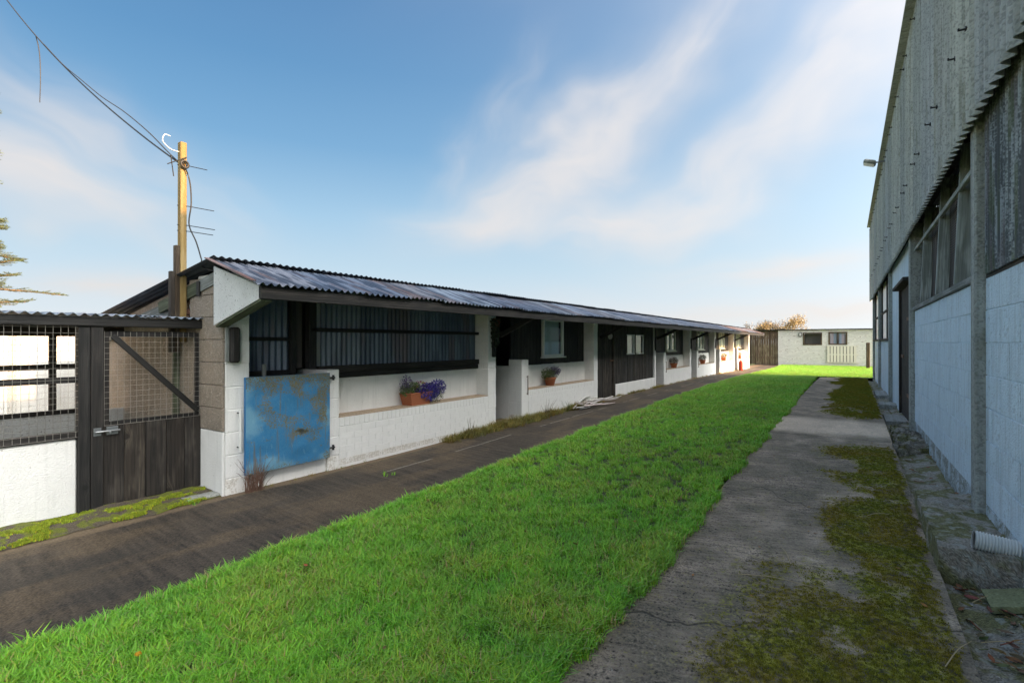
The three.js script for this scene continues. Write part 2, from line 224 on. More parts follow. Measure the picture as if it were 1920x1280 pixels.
const M = {
  paint: mat(txPaint, .005), oldPaint: mat(txPaint, .008), splash: mat(txSplash, .006), barnPaint: mat(txBarnPaint, .014), barnSplash: mat(txBarnSplash, .02), farBrick: mat(txBrickWall, .010),
  black: [[1, 1, 1], [.75, .76, .78], [1.35, 1.25, 1.2], [1.1, 1.08, 1.1]].map((c) => mat(txBlackWood, .003, { color: rgb(...c), roughness: .75 })),
  brown: [[1, 1, 1], [.72, .72, .74], [1.25, 1.2, 1.1], [.9, .85, .8]].map((c) => mat(txBrownWood, .004, { color: rgb(...c), roughness: .85 })),
  fence: [[1, 1, 1], [.6, .6, .6], [1.25, 1.25, 1.2], [.8, .76, .7]].map((c) => mat(txFenceWood, .004, { color: rgb(...c) })),
  pole: mat(txPoleWood, .002), finWood: mat(txGreyWood, .003, { color: rgb(1.5, 1.5, 1.45) }), greyWood: mat(txGreyWood, .003), mossyWood: mat(txGreyWood, .003, { color: rgb(.42, .46, .3) }), creamWood: plain(.66, .62, .52),
  iron: [[1, 1.03, 1.08], [1.25, 1.28, 1.32], [.80, .78, .80], [.92, .82, .80], [.70, .74, .85], [1.05, .95, .95]].map((c) => mat(txIron, .001, { color: rgb(...c), roughness: .5, metalness: .2 })),
  rust: mat(txIron, .001, { color: rgb(.9, .52, .42), roughness: .75, metalness: .1 }),
  tar: [[.22, .24, .26], [.3, .3, .3], [.18, .19, .2]].map((c) => mat(txIron, .001, { color: rgb(...c), roughness: .7 })),
  clad: [[.74, .74, .74], [.62, .65, .7], [.82, .77, .77], [.7, .74, .78]].map((c) => mat(txCladIron, .001, { color: rgb(...c), roughness: .5, metalness: .25 })),
  kroof: mat(txIron, .001, { color: rgb(1.1, 1.1, 1.1), roughness: .7 }),
  cement: [[1, 1, 1], [.88, .9, .9], [1.1, 1.1, 1.06], [.95, .97, 1.02]].map((c) => mat(txCement, .006, { color: rgb(...c), roughness: .95 })),
  old: [[1, 1, 1], [.8, .82, .85], [1.1, 1.05, 1.1]].map((c) => mat(txOldSheet, .002, { color: rgb(...c) })),
  render: mat(txRender, .008), gable: mat(txGable, .002), rubble: mat(txRubble, .02), mossStrip: mat(txMossStrip, .012), soil: mat(txSoil, .01), field: mat(txField, .02),
  concrete: mat(txCement, .006, { color: rgb(.75, .75, .72) }), concretePost: mat(txCement, .008, { color: rgb(.8, .82, .8) }),
  blueDoor: mat(txBlueDoor, .002, { roughness: .45 }), blue: plain(.02, .16, .38, { roughness: .5 }),
  slabNear: mat(txSlabNear, .02), slabFar: mat(txSlabFar, .02), pathNear: mat(txPathNear, .008, { roughness: .8 }), pathFar: mat(txPathFar, .008, { roughness: .8 }),
  dark: plain(.012, .012, .013), steel: plain(.30, .31, .32, { metalness: .8, roughness: .45 }), blackSteel: plain(.02, .02, .02, { roughness: .6 }), wire: plain(.32, .30, .27, { metalness: .2, roughness: .5 }), rustSteel: plain(.13, .065, .035),
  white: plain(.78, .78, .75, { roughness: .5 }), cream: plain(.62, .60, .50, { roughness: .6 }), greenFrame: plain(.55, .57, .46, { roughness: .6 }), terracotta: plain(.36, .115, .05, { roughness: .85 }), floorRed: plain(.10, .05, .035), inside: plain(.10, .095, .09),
  brickTan: [[.38, .25, .16], [.32, .17, .11], [.42, .33, .22], [.25, .19, .16]].map((c) => mat(txRender, .004, { color: rgb(c[0] * 2.2, c[1] * 2.2, c[2] * 2.2) })),
  glass: new THREE.MeshPhysicalMaterial({ color: rgb(.9, .95, .95), roughness: .03, transmission: 1, thickness: 0, ior: 1.5 }),
  milk: new THREE.MeshPhysicalMaterial({ color: rgb(.97, .97, .96), roughness: .6, transmission: .88, thickness: 0, ior: 1.45, side: THREE.DoubleSide }),
  curtain: plain(.55, .60, .60), redGas: plain(.45, .035, .015, { roughness: .4 }), netting: plain(.10, .085, .075), pvc: plain(.60, .63, .62, { roughness: .45 }),
  bark: plain(.10, .08, .055), gold: null,
};

// ---------------------------------------------------------------- geometry tools (world axes; D = -z)
let uvSeed = rng(5);
function B(x0, x1, y0, y1, d0, d1, bev = 0, swap = false) {                // chamfered box with uv in metres; swap turns the grain along the horizontal
  const z0 = -d1, z1 = -d0, b = Math.min(bev, (x1 - x0) * .45, (y1 - y0) * .45, (z1 - z0) * .45), P = [], U = [], ou = uvSeed() * 3, ov = uvSeed() * 3;
  const lo = [x0, y0, z0], hi = [x1, y1, z1], c = [(x0 + x1) / 2, (y0 + y1) / 2, (z0 + z1) / 2];
  const uvOf = (p, ax) => { let a = ax === 0 ? p[2] : p[0], v = ax === 1 ? p[2] : p[1]; if (swap) [a, v] = [v, a]; return [a + ou, v + ov]; };
  const tri = (a, q, d) => {
    const e1 = [q[0] - a[0], q[1] - a[1], q[2] - a[2]], e2 = [d[0] - a[0], d[1] - a[1], d[2] - a[2]], n = [e1[1] * e2[2] - e1[2] * e2[1], e1[2] * e2[0] - e1[0] * e2[2], e1[0] * e2[1] - e1[1] * e2[0]];
    const m = [(a[0] + q[0] + d[0]) / 3 - c[0], (a[1] + q[1] + d[1]) / 3 - c[1], (a[2] + q[2] + d[2]) / 3 - c[2]], ax = Math.abs(n[0]) >= Math.abs(n[1]) && Math.abs(n[0]) >= Math.abs(n[2]) ? 0 : Math.abs(n[1]) >= Math.abs(n[2]) ? 1 : 2;
    const t = n[0] * m[0] + n[1] * m[1] + n[2] * m[2] < 0 ? [a, d, q] : [a, q, d];
    for (const p of t) { P.push(...p); U.push(...uvOf(p, ax)); }
  };
  const pt = (ax, sx, sy, sz, inset) => [0, 1, 2].map((k) => { const s = [sx, sy, sz][k], v = s > 0 ? hi[k] : lo[k]; return k === ax || !inset ? v : v - s * b; });
  const S = [-1, 1], q4 = (a, e, f, g) => { tri(a, e, f); tri(a, f, g); };
  for (let ax = 0; ax < 3; ax++) for (const s of S) { const r = [[-1, -1], [1, -1], [1, 1], [-1, 1]].map(([i, j]) => { const k = [0, 0, 0]; k[ax] = s; k[(ax + 1) % 3] = i; k[(ax + 2) % 3] = j; return pt(ax, ...k, true); }); q4(...r); }
  if (b > 0) {
    for (let ax = 0; ax < 3; ax++) for (const i of S) for (const j of S) { const a1 = (ax + 1) % 3, a2 = (ax + 2) % 3, k = (s, face) => { const w = [0, 0, 0]; w[ax] = s; w[a1] = i; w[a2] = j; return pt(face, ...w, true); }; q4(k(-1, a1), k(1, a1), k(1, a2), k(-1, a2)); }
    for (const i of S) for (const j of S) for (const k of S) tri(pt(0, i, j, k, true), pt(1, i, j, k, true), pt(2, i, j, k, true));
  }
  const g = new THREE.BufferGeometry(); g.setAttribute('position', new THREE.Float32BufferAttribute(P, 3)); g.setAttribute('uv', new THREE.Float32BufferAttribute(U, 2)); g.computeVertexNormals(); return g;
}
const V = (X, y, D) => new THREE.Vector3(X, y, -D);
function grid(nu, nv, f, uv) {                                              // f(s, t) -> [x, y, z]
  const P = [], U = [], I = [];
  for (let j = 0; j <= nv; j++) for (let i = 0; i <= nu; i++) { const s = i / nu, t = j / nv, p = f(s, t); P.push(...p); U.push(...(uv ? uv(s, t, p) : [p[0], -p[2]])); }
  for (let j = 0; j < nv; j++) for (let i = 0; i < nu; i++) { const a = j * (nu + 1) + i, b = a + 1, c = a + nu + 1, d = c + 1; I.push(a, b, d, a, d, c); }
  const g = new THREE.BufferGeometry(); g.setAttribute('position', new THREE.Float32BufferAttribute(P, 3)); g.setAttribute('uv', new THREE.Float32BufferAttribute(U, 2)); g.setIndex(I); g.computeVertexNormals(); return g;
}
function tube(pts, r0, r1 = r0, seg = 5, div = 0) {
  const curve = pts.length > 2 && div ? new THREE.CatmullRomCurve3(pts) : null, n = curve ? div : pts.length - 1, P = [], U = [], I = []; let ref = new THREE.Vector3(0, 1, 0), len = 0, last = null;
  for (let i = 0; i <= n; i++) {
    const p = curve ? curve.getPoint(i / n) : pts[i], t = curve ? curve.getTangent(i / n) : new THREE.Vector3().subVectors(pts[Math.min(i + 1, n)], pts[Math.max(i - 1, 0)]).normalize();
    if (Math.abs(t.dot(ref)) > .95) ref = new THREE.Vector3(1, 0, .2).normalize();
    const a = new THREE.Vector3().crossVectors(t, ref).normalize(), b = new THREE.Vector3().crossVectors(a, t), r = lerp(r0, r1, i / n); if (last) len += last.distanceTo(p); last = p;
    for (let k = 0; k <= seg; k++) { const h = k / seg * Math.PI * 2, q = p.clone().addScaledVector(a, Math.cos(h) * r).addScaledVector(b, Math.sin(h) * r); P.push(q.x, q.y, q.z); U.push(k / seg * .3, len); }
  }
  for (let i = 0; i < n; i++) for (let k = 0; k < seg; k++) { const a = i * (seg + 1) + k, b = a + seg + 1; I.push(a, b, a + 1, a + 1, b, b + 1); }
  for (const [base, s] of [[0, 1], [n * (seg + 1), -1]]) for (let k = 1; k < seg - 1; k++) I.push(base, base + (s > 0 ? k : k + 1), base + (s > 0 ? k + 1 : k));
  const g = new THREE.BufferGeometry(); g.setAttribute('position', new THREE.Float32BufferAttribute(P, 3)); g.setAttribute('uv', new THREE.Float32BufferAttribute(U, 2)); g.setIndex(I); g.computeVertexNormals(); return g;
}
function bar(a, b, w, h, bev = .004) {                                      // a squared timber from a to b: w across, h upright
  const L = a.distanceTo(b), g = B(-w / 2, w / 2, 0, L, -h / 2, h / 2, bev), y = new THREE.Vector3().subVectors(b, a).normalize(), up = Math.abs(y.y) > .98 ? new THREE.Vector3(0, 0, 1) : new THREE.Vector3(0, 1, 0);
  const x = new THREE.Vector3().crossVectors(y, up).normalize(), z = new THREE.Vector3().crossVectors(x, y); g.applyMatrix4(new THREE.Matrix4().makeBasis(x, y, z).setPosition(a)); return g;
}
function wave(w, L, pitch, amp, seg, th = .004, rows = 1, bow = 0) {        // corrugated sheet with thickness: x across the waves, y along them, z out
  const n = Math.round(w / pitch * seg), side = (o) => grid(n, rows, (s, t) => [s * w, t * L, amp * Math.cos(s * w / pitch * Math.PI * 2) + o + bow * Math.sin(t * Math.PI)], (s, t) => [s * w, t * L]);
  const top = side(th / 2), bot = side(-th / 2), edge = (t) => grid(n, 1, (s, q) => [s * w, t * L, amp * Math.cos(s * w / pitch * Math.PI * 2) + (q - .5) * th], (s, q) => [s * w, t * L + q * th]), flank = (s) => grid(1, 1, (q, t) => [s * w, t * L, amp * Math.cos(s * w / pitch * Math.PI * 2) + (q - .5) * th], (q, t) => [q * th, t * L]);
  bot.index.array.reverse(); bot.computeVertexNormals();
  return mergeGeometries([top, bot, edge(0), edge(1), flank(0), flank(1)]);
}
const shiftUv = (g, a, b) => { const u = g.attributes.uv; for (let i = 0; i < u.count; i++) u.setXY(i, u.getX(i) + a, u.getY(i) + b); return g; };
const taken = new Map();
function named(n) { const k = taken.get(n) ?? 0; taken.set(n, k + 1); return k ? n + '_' + String(k).padStart(3, '0') : n; }
function part(name, g, m, parent) { const o = new THREE.Mesh(Array.isArray(g) ? mergeGeometries(g.map((q) => q.index ? q.toNonIndexed() : q)) : g, m); o.name = name; o.castShadow = o.receiveShadow = true; parent.add(o); return o; }
function group(name, parent) { const o = new THREE.Group(); o.name = name; parent.add(o); return o; }
function tag(o, label, category, grp, kind) { o.userData.label = label; o.userData.category = category; if (grp) o.userData.group = grp; if (kind) o.userData.kind = kind; return o; }
function thing(name, label, category, grp) { const o = new THREE.Group(); o.name = named(name); scene.add(o); return tag(o, label, category, grp); }
function settle(o, X, y, D, turn = 0) {                                    // moves a thing's origin to its base without moving its parts
  const b = V(X, y, D); for (const c of o.children) c.position.sub(b); o.position.copy(b); if (turn) o.rotation.y = turn; return o;
}
function single(name, g, m, base, label, category, grp, kind) { const q = Array.isArray(g) ? mergeGeometries(g.map((k) => k.index ? k.toNonIndexed() : k)) : g; q.translate(-base.x, -base.y, -base.z); const o = part(named(name), q, m, scene); o.position.copy(base); return tag(o, label, category, grp, kind); }
function structure(name, g, m) { const o = part(named(name), g, m, scene); o.userData.kind = 'structure'; return o; }
const pick = (a, r) => a[Math.floor(r() * a.length) % a.length];

// ---------------------------------------------------------------- ground
const gyPts = [[-50, 0], [4.5, 0], [8, .055], [15, .11], [20, .115], [25, .075], [33, 0], [60, 0]];
const gy = (D) => { let i = 0; while (i < gyPts.length - 2 && D > gyPts[i + 1][0]) i++; const [a, p] = gyPts[i], [b, q] = gyPts[i + 1]; return lerp(p, q, smooth(0, 1, (D - a) / (b - a))); };
const pl = (pts) => (D) => { let i = 0; while (i < pts.length - 2 && D > pts[i + 1][0]) i++; const [a, p] = pts[i], [b, q] = pts[i + 1]; return lerp(p, q, clamp((D - a) / (b - a))); };
const lawnL = (D) => pl([[-2, -3.2], [.67, -3.34], [2, -3.49], [5.5, -3.66], [13, -3.85], [34, -3.95], [38, -3.95]])(D) + .11 + (fbm(D * 1.7, 4, 3) - .5) * .16;
const lawnR = (D) => pl([[-2, -1.1], [2, -1.06], [3.1, -1.04], [6.8, -1.10], [11.3, -1.08], [23, -1.22], [38, -1.2]])(D) - .07 + (fbm(D * 2.1, 9, 3) - .5) * .2;
structure('terrain', grid(60, 60, (s, t) => [lerp(-300, 300, s), -.22, lerp(60, -420, t)]), M.field);
structure('path', grid(12, 60, (s, t) => { const D = lerp(-1, 9, t); return [lerp(-5.6, -3.2, s), gy(D), -D]; }, (s, t) => [s, t]), M.pathNear);
structure('path', grid(6, 60, (s, t) => { const D = lerp(9, 40, t); return [lerp(-5.6, -3.2, s), gy(D), -D]; }, (s, t) => [s, t]), M.pathFar);
const lawnY = (X, D) => gy(D) + .016 + .02 * smooth(0, .25, Math.min(X - lawnL(D), lawnR(D) - X)) + (fbm(X * 1.4 + 3, D * 1.1, 3) - .5) * .03;
structure('lawn_soil', grid(24, 200, (s, t) => { const D = lerp(-.8, 24.4, t), X = lerp(lawnL(D) - .01, lawnR(D) + .01, s); return [X, lawnY(X, D), -D]; }), M.soil);
structure('lawn_soil', grid(24, 60, (s, t) => { const D = lerp(24.4, 38.2, t), X = lerp(lawnL(D) - .01, 14, s); return [X, gy(D) + .03 + (fbm(X * 1.4 + 3, D * 1.1, 3) - .5) * .02, -D]; }), M.soil);
const slabY = (X, D) => gy(D) + .004 + mossAt(X, D) * .010 + (fbm(X * 6, D * 6, 3) - .5) * .010 * smooth(9, 6, D);
const slab = (D0, D1, nx, nd, m) => structure('concrete_path', mergeGeometries([
  grid(nx, nd, (s, t) => { const D = lerp(D0, D1, t), X = lerp(-1.12, .47, s); return [X, slabY(X, D), -D]; }, (s, t) => [s, t]),
  grid(1, nd, (s, t) => { const D = lerp(D0, D1, t), X = .47 + (fbm(D * 5, 3, 3) - .5) * .02 * s; return [X, lerp(slabY(.47, D), gy(D) - .16, s), -D]; }, (s, t) => [.97, t])]), m);
slab(.5, 8.5, 110, 420, M.slabNear); slab(8.5, 24.4, 24, 120, M.slabFar);
const gutY = (X, D) => gy(D) - .075 + (fbm(X * 5, D * 4, 4) - .5) * .09 + smooth(.62, .86, X) * .05;
structure('drain_channel', grid(16, 220, (s, t) => { const D = lerp(.5, 25, t), X = lerp(.45, 1.3, s); return [X, gutY(X, D), -D]; }), M.rubble);
structure('earth_strip', grid(10, 90, (s, t) => { const D = lerp(-1, 2.66, t), X = lerp(-5.7, -5.10, s) + (s > .9 ? (fbm(D * 4, 2, 3) - .5) * .16 : 0); return [X, gy(D) + .004 + .05 * smooth(1, .55, s) * (.4 + fbm(X * 6, D * 5, 4)), -D]; }), M.mossStrip);

// grass: tufts of bent blades, denser close to the lens
function tuftGeo(seed, n, h, spread, lean, straw = 0) {
  const r = rng(seed), P = [], I = [], C = [];
  for (let k = 0; k < n; k++) {
    const a = r() * 6.283, d = Math.sqrt(r()) * spread, bx = Math.cos(a) * d, bz = Math.sin(a) * d, dir = r() * 6.283, L = h * (.55 + .6 * r()), w = .0014 + .0016 * r(), ln = lean * (.3 + r()), sx = -Math.sin(dir) * w, sz = Math.cos(dir) * w, b = P.length / 3, v = .68 + .65 * r(), yel = r() < .12 ? 1.6 : 1;
    const q = (t) => [bx + Math.cos(dir) * ln * L * t * t, L * t * (1 - .25 * ln * t), bz + Math.sin(dir) * ln * L * t * t];
    const p0 = q(0), p1 = q(.5), p2 = q(1);
    P.push(p0[0] - sx, p0[1] - .01, p0[2] - sz, p0[0] + sx, p0[1] - .01, p0[2] + sz, p1[0] - sx * .8, p1[1], p1[2] - sz * .8, p1[0] + sx * .8, p1[1], p1[2] + sz * .8, p2[0], p2[1], p2[2]);
    const dead = r() < straw; for (let i = 0; i < 5; i++) C.push(...(dead ? [2.0, .72, 4.2] : [v * yel, v, v * .9]));
    I.push(b, b + 1, b + 3, b, b + 3, b + 2, b + 2, b + 3, b + 4);
  }
  const g = new THREE.BufferGeometry(); g.setAttribute('position', new THREE.Float32BufferAttribute(P, 3)); g.setAttribute('color', new THREE.Float32BufferAttribute(C, 3)); g.setIndex(I); g.computeVertexNormals(); return g;
}
const bladeMat = new THREE.MeshPhysicalMaterial({ color: rgb(.20, .46, .034), vertexColors: true, roughness: .55, transmission: .25, thickness: 0, side: THREE.DoubleSide });
function scatter(name, geo, m, list, label, category) {                    // list of [X, y, D, scale, turn, [tint], tiltX, tiltZ]
  const o = new THREE.InstancedMesh(geo, m, list.length), T = new THREE.Matrix4(), Q = new THREE.Quaternion(), E = new THREE.Euler(), S = new THREE.Vector3(), c = new THREE.Color();
  list.forEach(([X, y, D, s, turn, tint, tx = 0, tz = 0], i) => { Q.setFromEuler(E.set(tx, turn, tz, 'YXZ')); T.compose(V(X, y, D), Q, S.setScalar(s)); o.setMatrixAt(i, T); o.setColorAt(i, c.setRGB(...tint)); });
  o.name = named(name); o.castShadow = o.receiveShadow = true; scene.add(o); o.userData = { label, category, kind: 'stuff' }; return o;
}
{
  const r = rng(31), lists = [[], [], []];
  const put = (X, D, y, edge) => {
    const f = fbm(X * .9 + 20, D * .7 + 3, 3), f2 = fbm(X * 5, D * 5, 2), dull = smooth(.5, .72, fbm(X * 2.3 + 50, D * 1.7, 3)), v = .92 + f * .4 + f2 * .2 - dull * .08;
    lists[Math.floor(r() * 3)].push([X, y - .004, D, (.72 + .5 * r() + f2 * .4) * (edge ? 1.25 : 1), r() * 6.283, [v * (.72 + f2 * .45 + dull * .22), v, v * (.65 + .4 * r() + dull * .3)], (r() - .5) * .3, (r() - .5) * .3]);
  };
  for (let D = -.6; D < 24.4; D += .25) {
    const a = lawnL(D + .12), b = lawnR(D + .12), dist = Math.hypot((a + b) / 2, D), den = clamp(9500 / (dist * dist), 260, 1350), n = Math.round((b - a + .08) * .25 * den);
    for (let k = 0; k < n; k++) { const d = D + r() * .25, L = lawnL(d) - .03, R = lawnR(d) + .03, X = lerp(L, R, r()), e = Math.min(X - L, R - X); put(X, d, lawnY(X, d), e < .09); }
    for (const side of [0, 1]) for (let k = 0; k < den * .05; k++) { const d = D + r() * .25, X = side ? lawnR(d) + (r() - .75) * .12 : lawnL(d) + (r() - .25) * .12; put(X, d, gy(d) + .005, true); }
  }
  for (let k = 0; k < 15000; k++) { const D = lerp(24.4, 38, r()), X = lerp(lawnL(D) - .02, 3.5, r()); put(X, D, gy(D) + .03, false); }
  lists.forEach((l, i) => scatter('grass', tuftGeo(100 + i, 26, .046, .038, .9, .035), bladeMat, l, ['bright green mown grass of the long lawn strip', 'fine green grass blades filling the lawn strip', 'green lawn grass between the two concrete paths'][i], 'grass'));
}
{ // moss cushions on the right-hand path and on the strip under the kennel
  const r = rng(8), l = [], mossMat = plain(.22, .215, .018, { roughness: 1, vertexColors: true });
  for (let k = 0; k < 150000 && l.length < 80000; k++) { const t = r(), D = 1.6 + t * t * 22.6, X = lerp(-1, .46, r()), m = mossAt(X, D); if (m > .22 + r() * 1.0) { const v = .55 + r() * .9, hue = fbm(X * 5 + 2, D * 4, 3); l.push([X, slabY(X, D) - .001, D, (.45 + r() * .7) * (.8 + D * .06), r() * 6.28, [v * (.75 + hue * .6), v, v]]); } }
  scatter('moss', tuftGeo(7, 9, .0085, .013, .7), mossMat, l, 'olive green moss carpet on the grey concrete path', 'moss');
  const k2 = [];
  for (let k = 0; k < 9000; k++) { const D = lerp(-.6, 2.6, r()), X = lerp(-5.5, -5.10, r()), f = fbm(X * 8, D * 5, 4); if (f > .51) { const v = .9 + r() * 1.0; k2.push([X, gy(D) + .012 + .03 * smooth(-5.02, -5.35, X), D, .5 + r() * .6, r() * 6.28, [v * .8, v * 1.05, v]]); } }
  scatter('moss', tuftGeo(9, 9, .016, .016, .6), mossMat, k2, 'yellow green moss along the foot of the kennel wall', 'moss');
}

// ---------------------------------------------------------------- stable block
const XF = -5.11, XR = -5.35, WT = 2.2;
const stable = thing('stable_block', 'long low white stable block with black timber bays and rusty corrugated roof', 'stable');
{
  const r = rng(12), wallT = 2.19;
  const blockGeo = [0, 1, 2, 3].map(() => B(-.12, .12, 0, .215, 0, .43, .006));
  function blockWall(name, X0, X1, D0, D1, y0, y1, m, parent, bl = .44, bh = .225) {   // courses of painted blocks proud of their joints
    const w = part(name, B(X0 + .004, X1 - .004, y0, y1 - .004, D0 + .004, D1 - .004), m, parent);
    let row = 0; for (let y = y0; y < y1 - .02; y += bh, row++) { let d = D0 - (row % 2 ? bl / 2 : 0); for (; d < D1 - .01; d += bl) { const a = Math.max(D0, d), b = Math.min(D1, d + bl - .007), e = (r() - .5) * .003; if (b - a < .03) continue; part('block', B(X0 - .001 + e, X1 + .001 + e, y, Math.min(y1, y + bh - .007), a, b, .005), m === M.paint && row === 0 ? M.splash : m, w); } }
    return w;
  }
  const slopeWall = (d0, d1) => new THREE.ExtrudeGeometry(new THREE.Shape([[-9.0, -.1], [XR - .3, -.1], [XR - .3, 2.19], [-9.0, 1.58]].map(([a, b]) => new THREE.Vector2(a, b))), { depth: d1 - d0, bevelEnabled: false }).translate(0, 0, -d1);
  const pierTop = 2.2;
  const bays = [2.61, 7.17, 11.38, 15.74, 19.95, 24.1, 28.4, 33.0];
  // shell behind the fronts: back wall, far end wall, partitions and floor keep the inside dark
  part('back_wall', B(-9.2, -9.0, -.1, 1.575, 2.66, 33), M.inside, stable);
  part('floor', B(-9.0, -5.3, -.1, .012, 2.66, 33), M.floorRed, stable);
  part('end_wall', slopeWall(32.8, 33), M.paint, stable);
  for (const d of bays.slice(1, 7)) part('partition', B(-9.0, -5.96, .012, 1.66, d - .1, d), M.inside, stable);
  // gable end towards the lens: rough blocks in front, worn brick behind
  const ge = part('gable_wall', slopeWall(2.662, 2.8), M.render, stable);
  { let row = 0; for (let y = .63; y < 2.12; y += .225, row++) { const top = Math.min(y + .221, 2.15); for (const [a, b] of row % 2 ? [[-5.118, -5.32], [-5.325, -5.77]] : [[-5.118, -5.555], [-5.56, -5.78]]) part('block', B(b, a, y, top, 2.580, 2.6095, .006), M.render, ge); } }
  { for (let row = 0; row < 9; row++) { const y = 1.50 + row * .074; for (let k = 0; k < 8; k++) { const a = -5.79 - k * .228 - (row % 2) * .11, top = 2.24 + (a + 5.06) * .172 - .12; if (y + .066 < top) part('brick', B(a - .218, a, y, y + .066, 2.62, 2.66, .005), pick(M.brickTan, r), ge); } } }
  part('white_plinth', B(-5.56, XF - .006, -.1, .622, 2.582, 2.609, .005), M.paint, stable);

  function strutAt(D, parent) { part('strut', bar(V(XF + .02, 1.62, D), V(-4.42, 1.93, D), .06, .075), M.black[0], parent); }
  function addBoards(parent, X, D0, D1, y0, y1, w, mats, holes = [], th = .022, bottoms) {
    let k = 0; for (let d = D0; d < D1 - .02; k++) { const ww = w * (.85 + r() * .3), b = Math.min(D1, d + ww), x = X + (r() - .5) * .008; const mid = (d + b) / 2; let segs = [[bottoms ? bottoms(mid) + (r() - .5) * .012 : y0, y1]];
      for (const [h0, h1, u0, u1] of holes) if (mid > h0 && mid < h1) segs = segs.flatMap(([p, q]) => [[p, u0], [u1, q]]).filter(([p, q]) => q - p > .03);
      for (const [p, q] of segs) part('board', B(x - th / 2, x + th / 2, p, q, d + .003, b - .003, .003), pick(mats, r), parent); d = b; }
  }
  function windowUnit(D0, D1, y0, y1, two, fm) {
    const w = group('window', stable), f = .045, X = XR + .012;
    part('frame', [B(X - .03, X + .03, y0 - .05, y0, D0 - .05, D1 + .05, .004), B(X - .03, X + .03, y1, y1 + .04, D0 - .05, D1 + .05, .004), B(X - .028, X + .028, y0, y1, D0 - .05, D0, .004), B(X - .028, X + .028, y0, y1, D1, D1 + .05, .004)].concat(two ? [B(X - .028, X + .028, y0, y1, (D0 + D1) / 2 - .08, (D0 + D1) / 2 + .08, .004)] : []), fm, w);
    part('sill', B(X - .03, X + .075, y0 - .075, y0 - .051, D0 - .08, D1 + .08, .004), fm, w);
    for (const [a, b] of two ? [[D0, (D0 + D1) / 2 - .08], [(D0 + D1) / 2 + .08, D1]] : [[D0, D1]]) { part('pane', B(X - .008, X - .004, y0, y1, a, b), M.glass, w); part('curtain', B(X - .09, X - .085, y0 - .02, y1 + .02, a - .02, b + .02), M.curtain, w); }
    return w;
  }
  function ledgeWall(D0, D1, bricks) {                                       // low wall with a ledge, and the plain wall behind it
    const w = part('ledge_wall', B(XR - .05, XF - .0015, -.1, .600, D0, D1), M.paint, stable);
    if (bricks) {
      const g = [0, 1, 2].map(() => B(-.05, 0, 0, .0735, 0, .2235, .0022)), ge2 = [0, 1].map(() => B(-.12, 0, 0, .105, 0, .070, .004));
      for (let row = 0; row < 6; row++) for (let d = D0 - (row % 2) * .1125; d < D1 - .03; d += .2255) { const a = Math.max(D0 + .001, d), b = Math.min(D1 - .001, d + .2235); if (b - a < .04) continue; const full = b - a > .2234 && d >= D0; const o = part('brick', full ? pick(g, r) : B(-.05, 0, 0, .0735, 0, b - a, .0022), row === 0 ? M.splash : M.paint, w); o.position.set(XF + .0015 + (r() - .5) * .003, .035 + row * .0755, -a); }
      for (let d = D0 + .002; d < D1 - .07; d += .0755) { const o = part('brick', pick(ge2, r), M.paint, w); o.position.set(XF + .004 + (r() - .5) * .004, .497, -d); }
    }
    part('ledge', B(XR - .002, XF + .006, .603, .616, D0 + .002, D1 - .002, .003), mat(txRender, .004, { color: rgb(1.6, 1.45, 1.25) }), stable);
    return w;
  }
  const pierAt = (D0, D1, solid) => blockWall('pier', XR - .04, XF, D0, D1, -.06, pierTop, M.paint, stable);
  // bay one
  blockWall('pier', XR - .31, XF, 2.612, 2.85, -.06, 2.19, M.paint, stable);
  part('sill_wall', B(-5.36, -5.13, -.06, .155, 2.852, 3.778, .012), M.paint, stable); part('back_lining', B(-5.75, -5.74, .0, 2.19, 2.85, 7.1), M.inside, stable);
  blockWall('wing_wall', -5.72, XF, 3.78, 3.94, -.06, 1.18, M.paint, stable);
  ledgeWall(3.94, 6.94, true);
  part('recess_wall', B(XR - .15, XR, .6, 1.10, 3.94, 6.94), M.paint, stable);
  pierAt(6.94, 7.17);
  { // dark corrugated screen over bay one
    const scr = group('screen', stable), shv = [0, 1, 2, 3, 4].map((k) => shiftUv(wave(.684, 1.0, .076, .013, 8, .003), k * .66, k * .3)), sh = shv[0], sheet = (D, y, h, i) => { const o = part('corrugated_sheet', shv[i % 5], M.clad[i % 4], scr); o.applyMatrix4(new THREE.Matrix4().makeBasis(new THREE.Vector3(0, 0, -1), new THREE.Vector3(0, 1, 0), new THREE.Vector3(1, 0, 0)).multiply(new THREE.Matrix4().makeScale(1, h, 1)).setPosition(V(XR - .03 + (i % 2) * .004, y, D))); return o; };
    for (let k = 0; k < 5; k++) sheet(3.86 + k * .608, 1.16, 1.02, k);
    part('rail', B(XR - .01, XR + .05, 1.63, 1.675, 3.70, 6.94, .004, true), M.black[1], scr); part('sill_board', B(XR - .01, XR + .055, 1.135, 1.215, 3.80, 6.938, .004, true), M.black[2], scr); part('sill_board', B(XR - .01, XR + .035, 1.06, 1.130, 3.945, 6.938, .004, true), M.black[0], scr);
    part('post', B(XR - .03, XR + .05, 1.19, 2.15, 3.67, 3.77, .004), M.black[1], scr);
    part('pane', B(XR - .01, XR - .006, 1.2, 2.1, 3.77, 3.855), M.milk, scr);
    part('mesh_panel', B(XR - .10, XR - .095, 1.2, 2.1, 3.50, 3.67), M.netting, scr);
    const up = group('upper_door', stable); for (let k = 0; k < 1; k++) { const o = part('corrugated_sheet', sh, M.clad[1], up); o.applyMatrix4(new THREE.Matrix4().makeBasis(new THREE.Vector3(0, 0, -1), new THREE.Vector3(0, 1, 0), new THREE.Vector3(1, 0, 0)).setPosition(V(XR - .06, 1.15, 2.84))); }
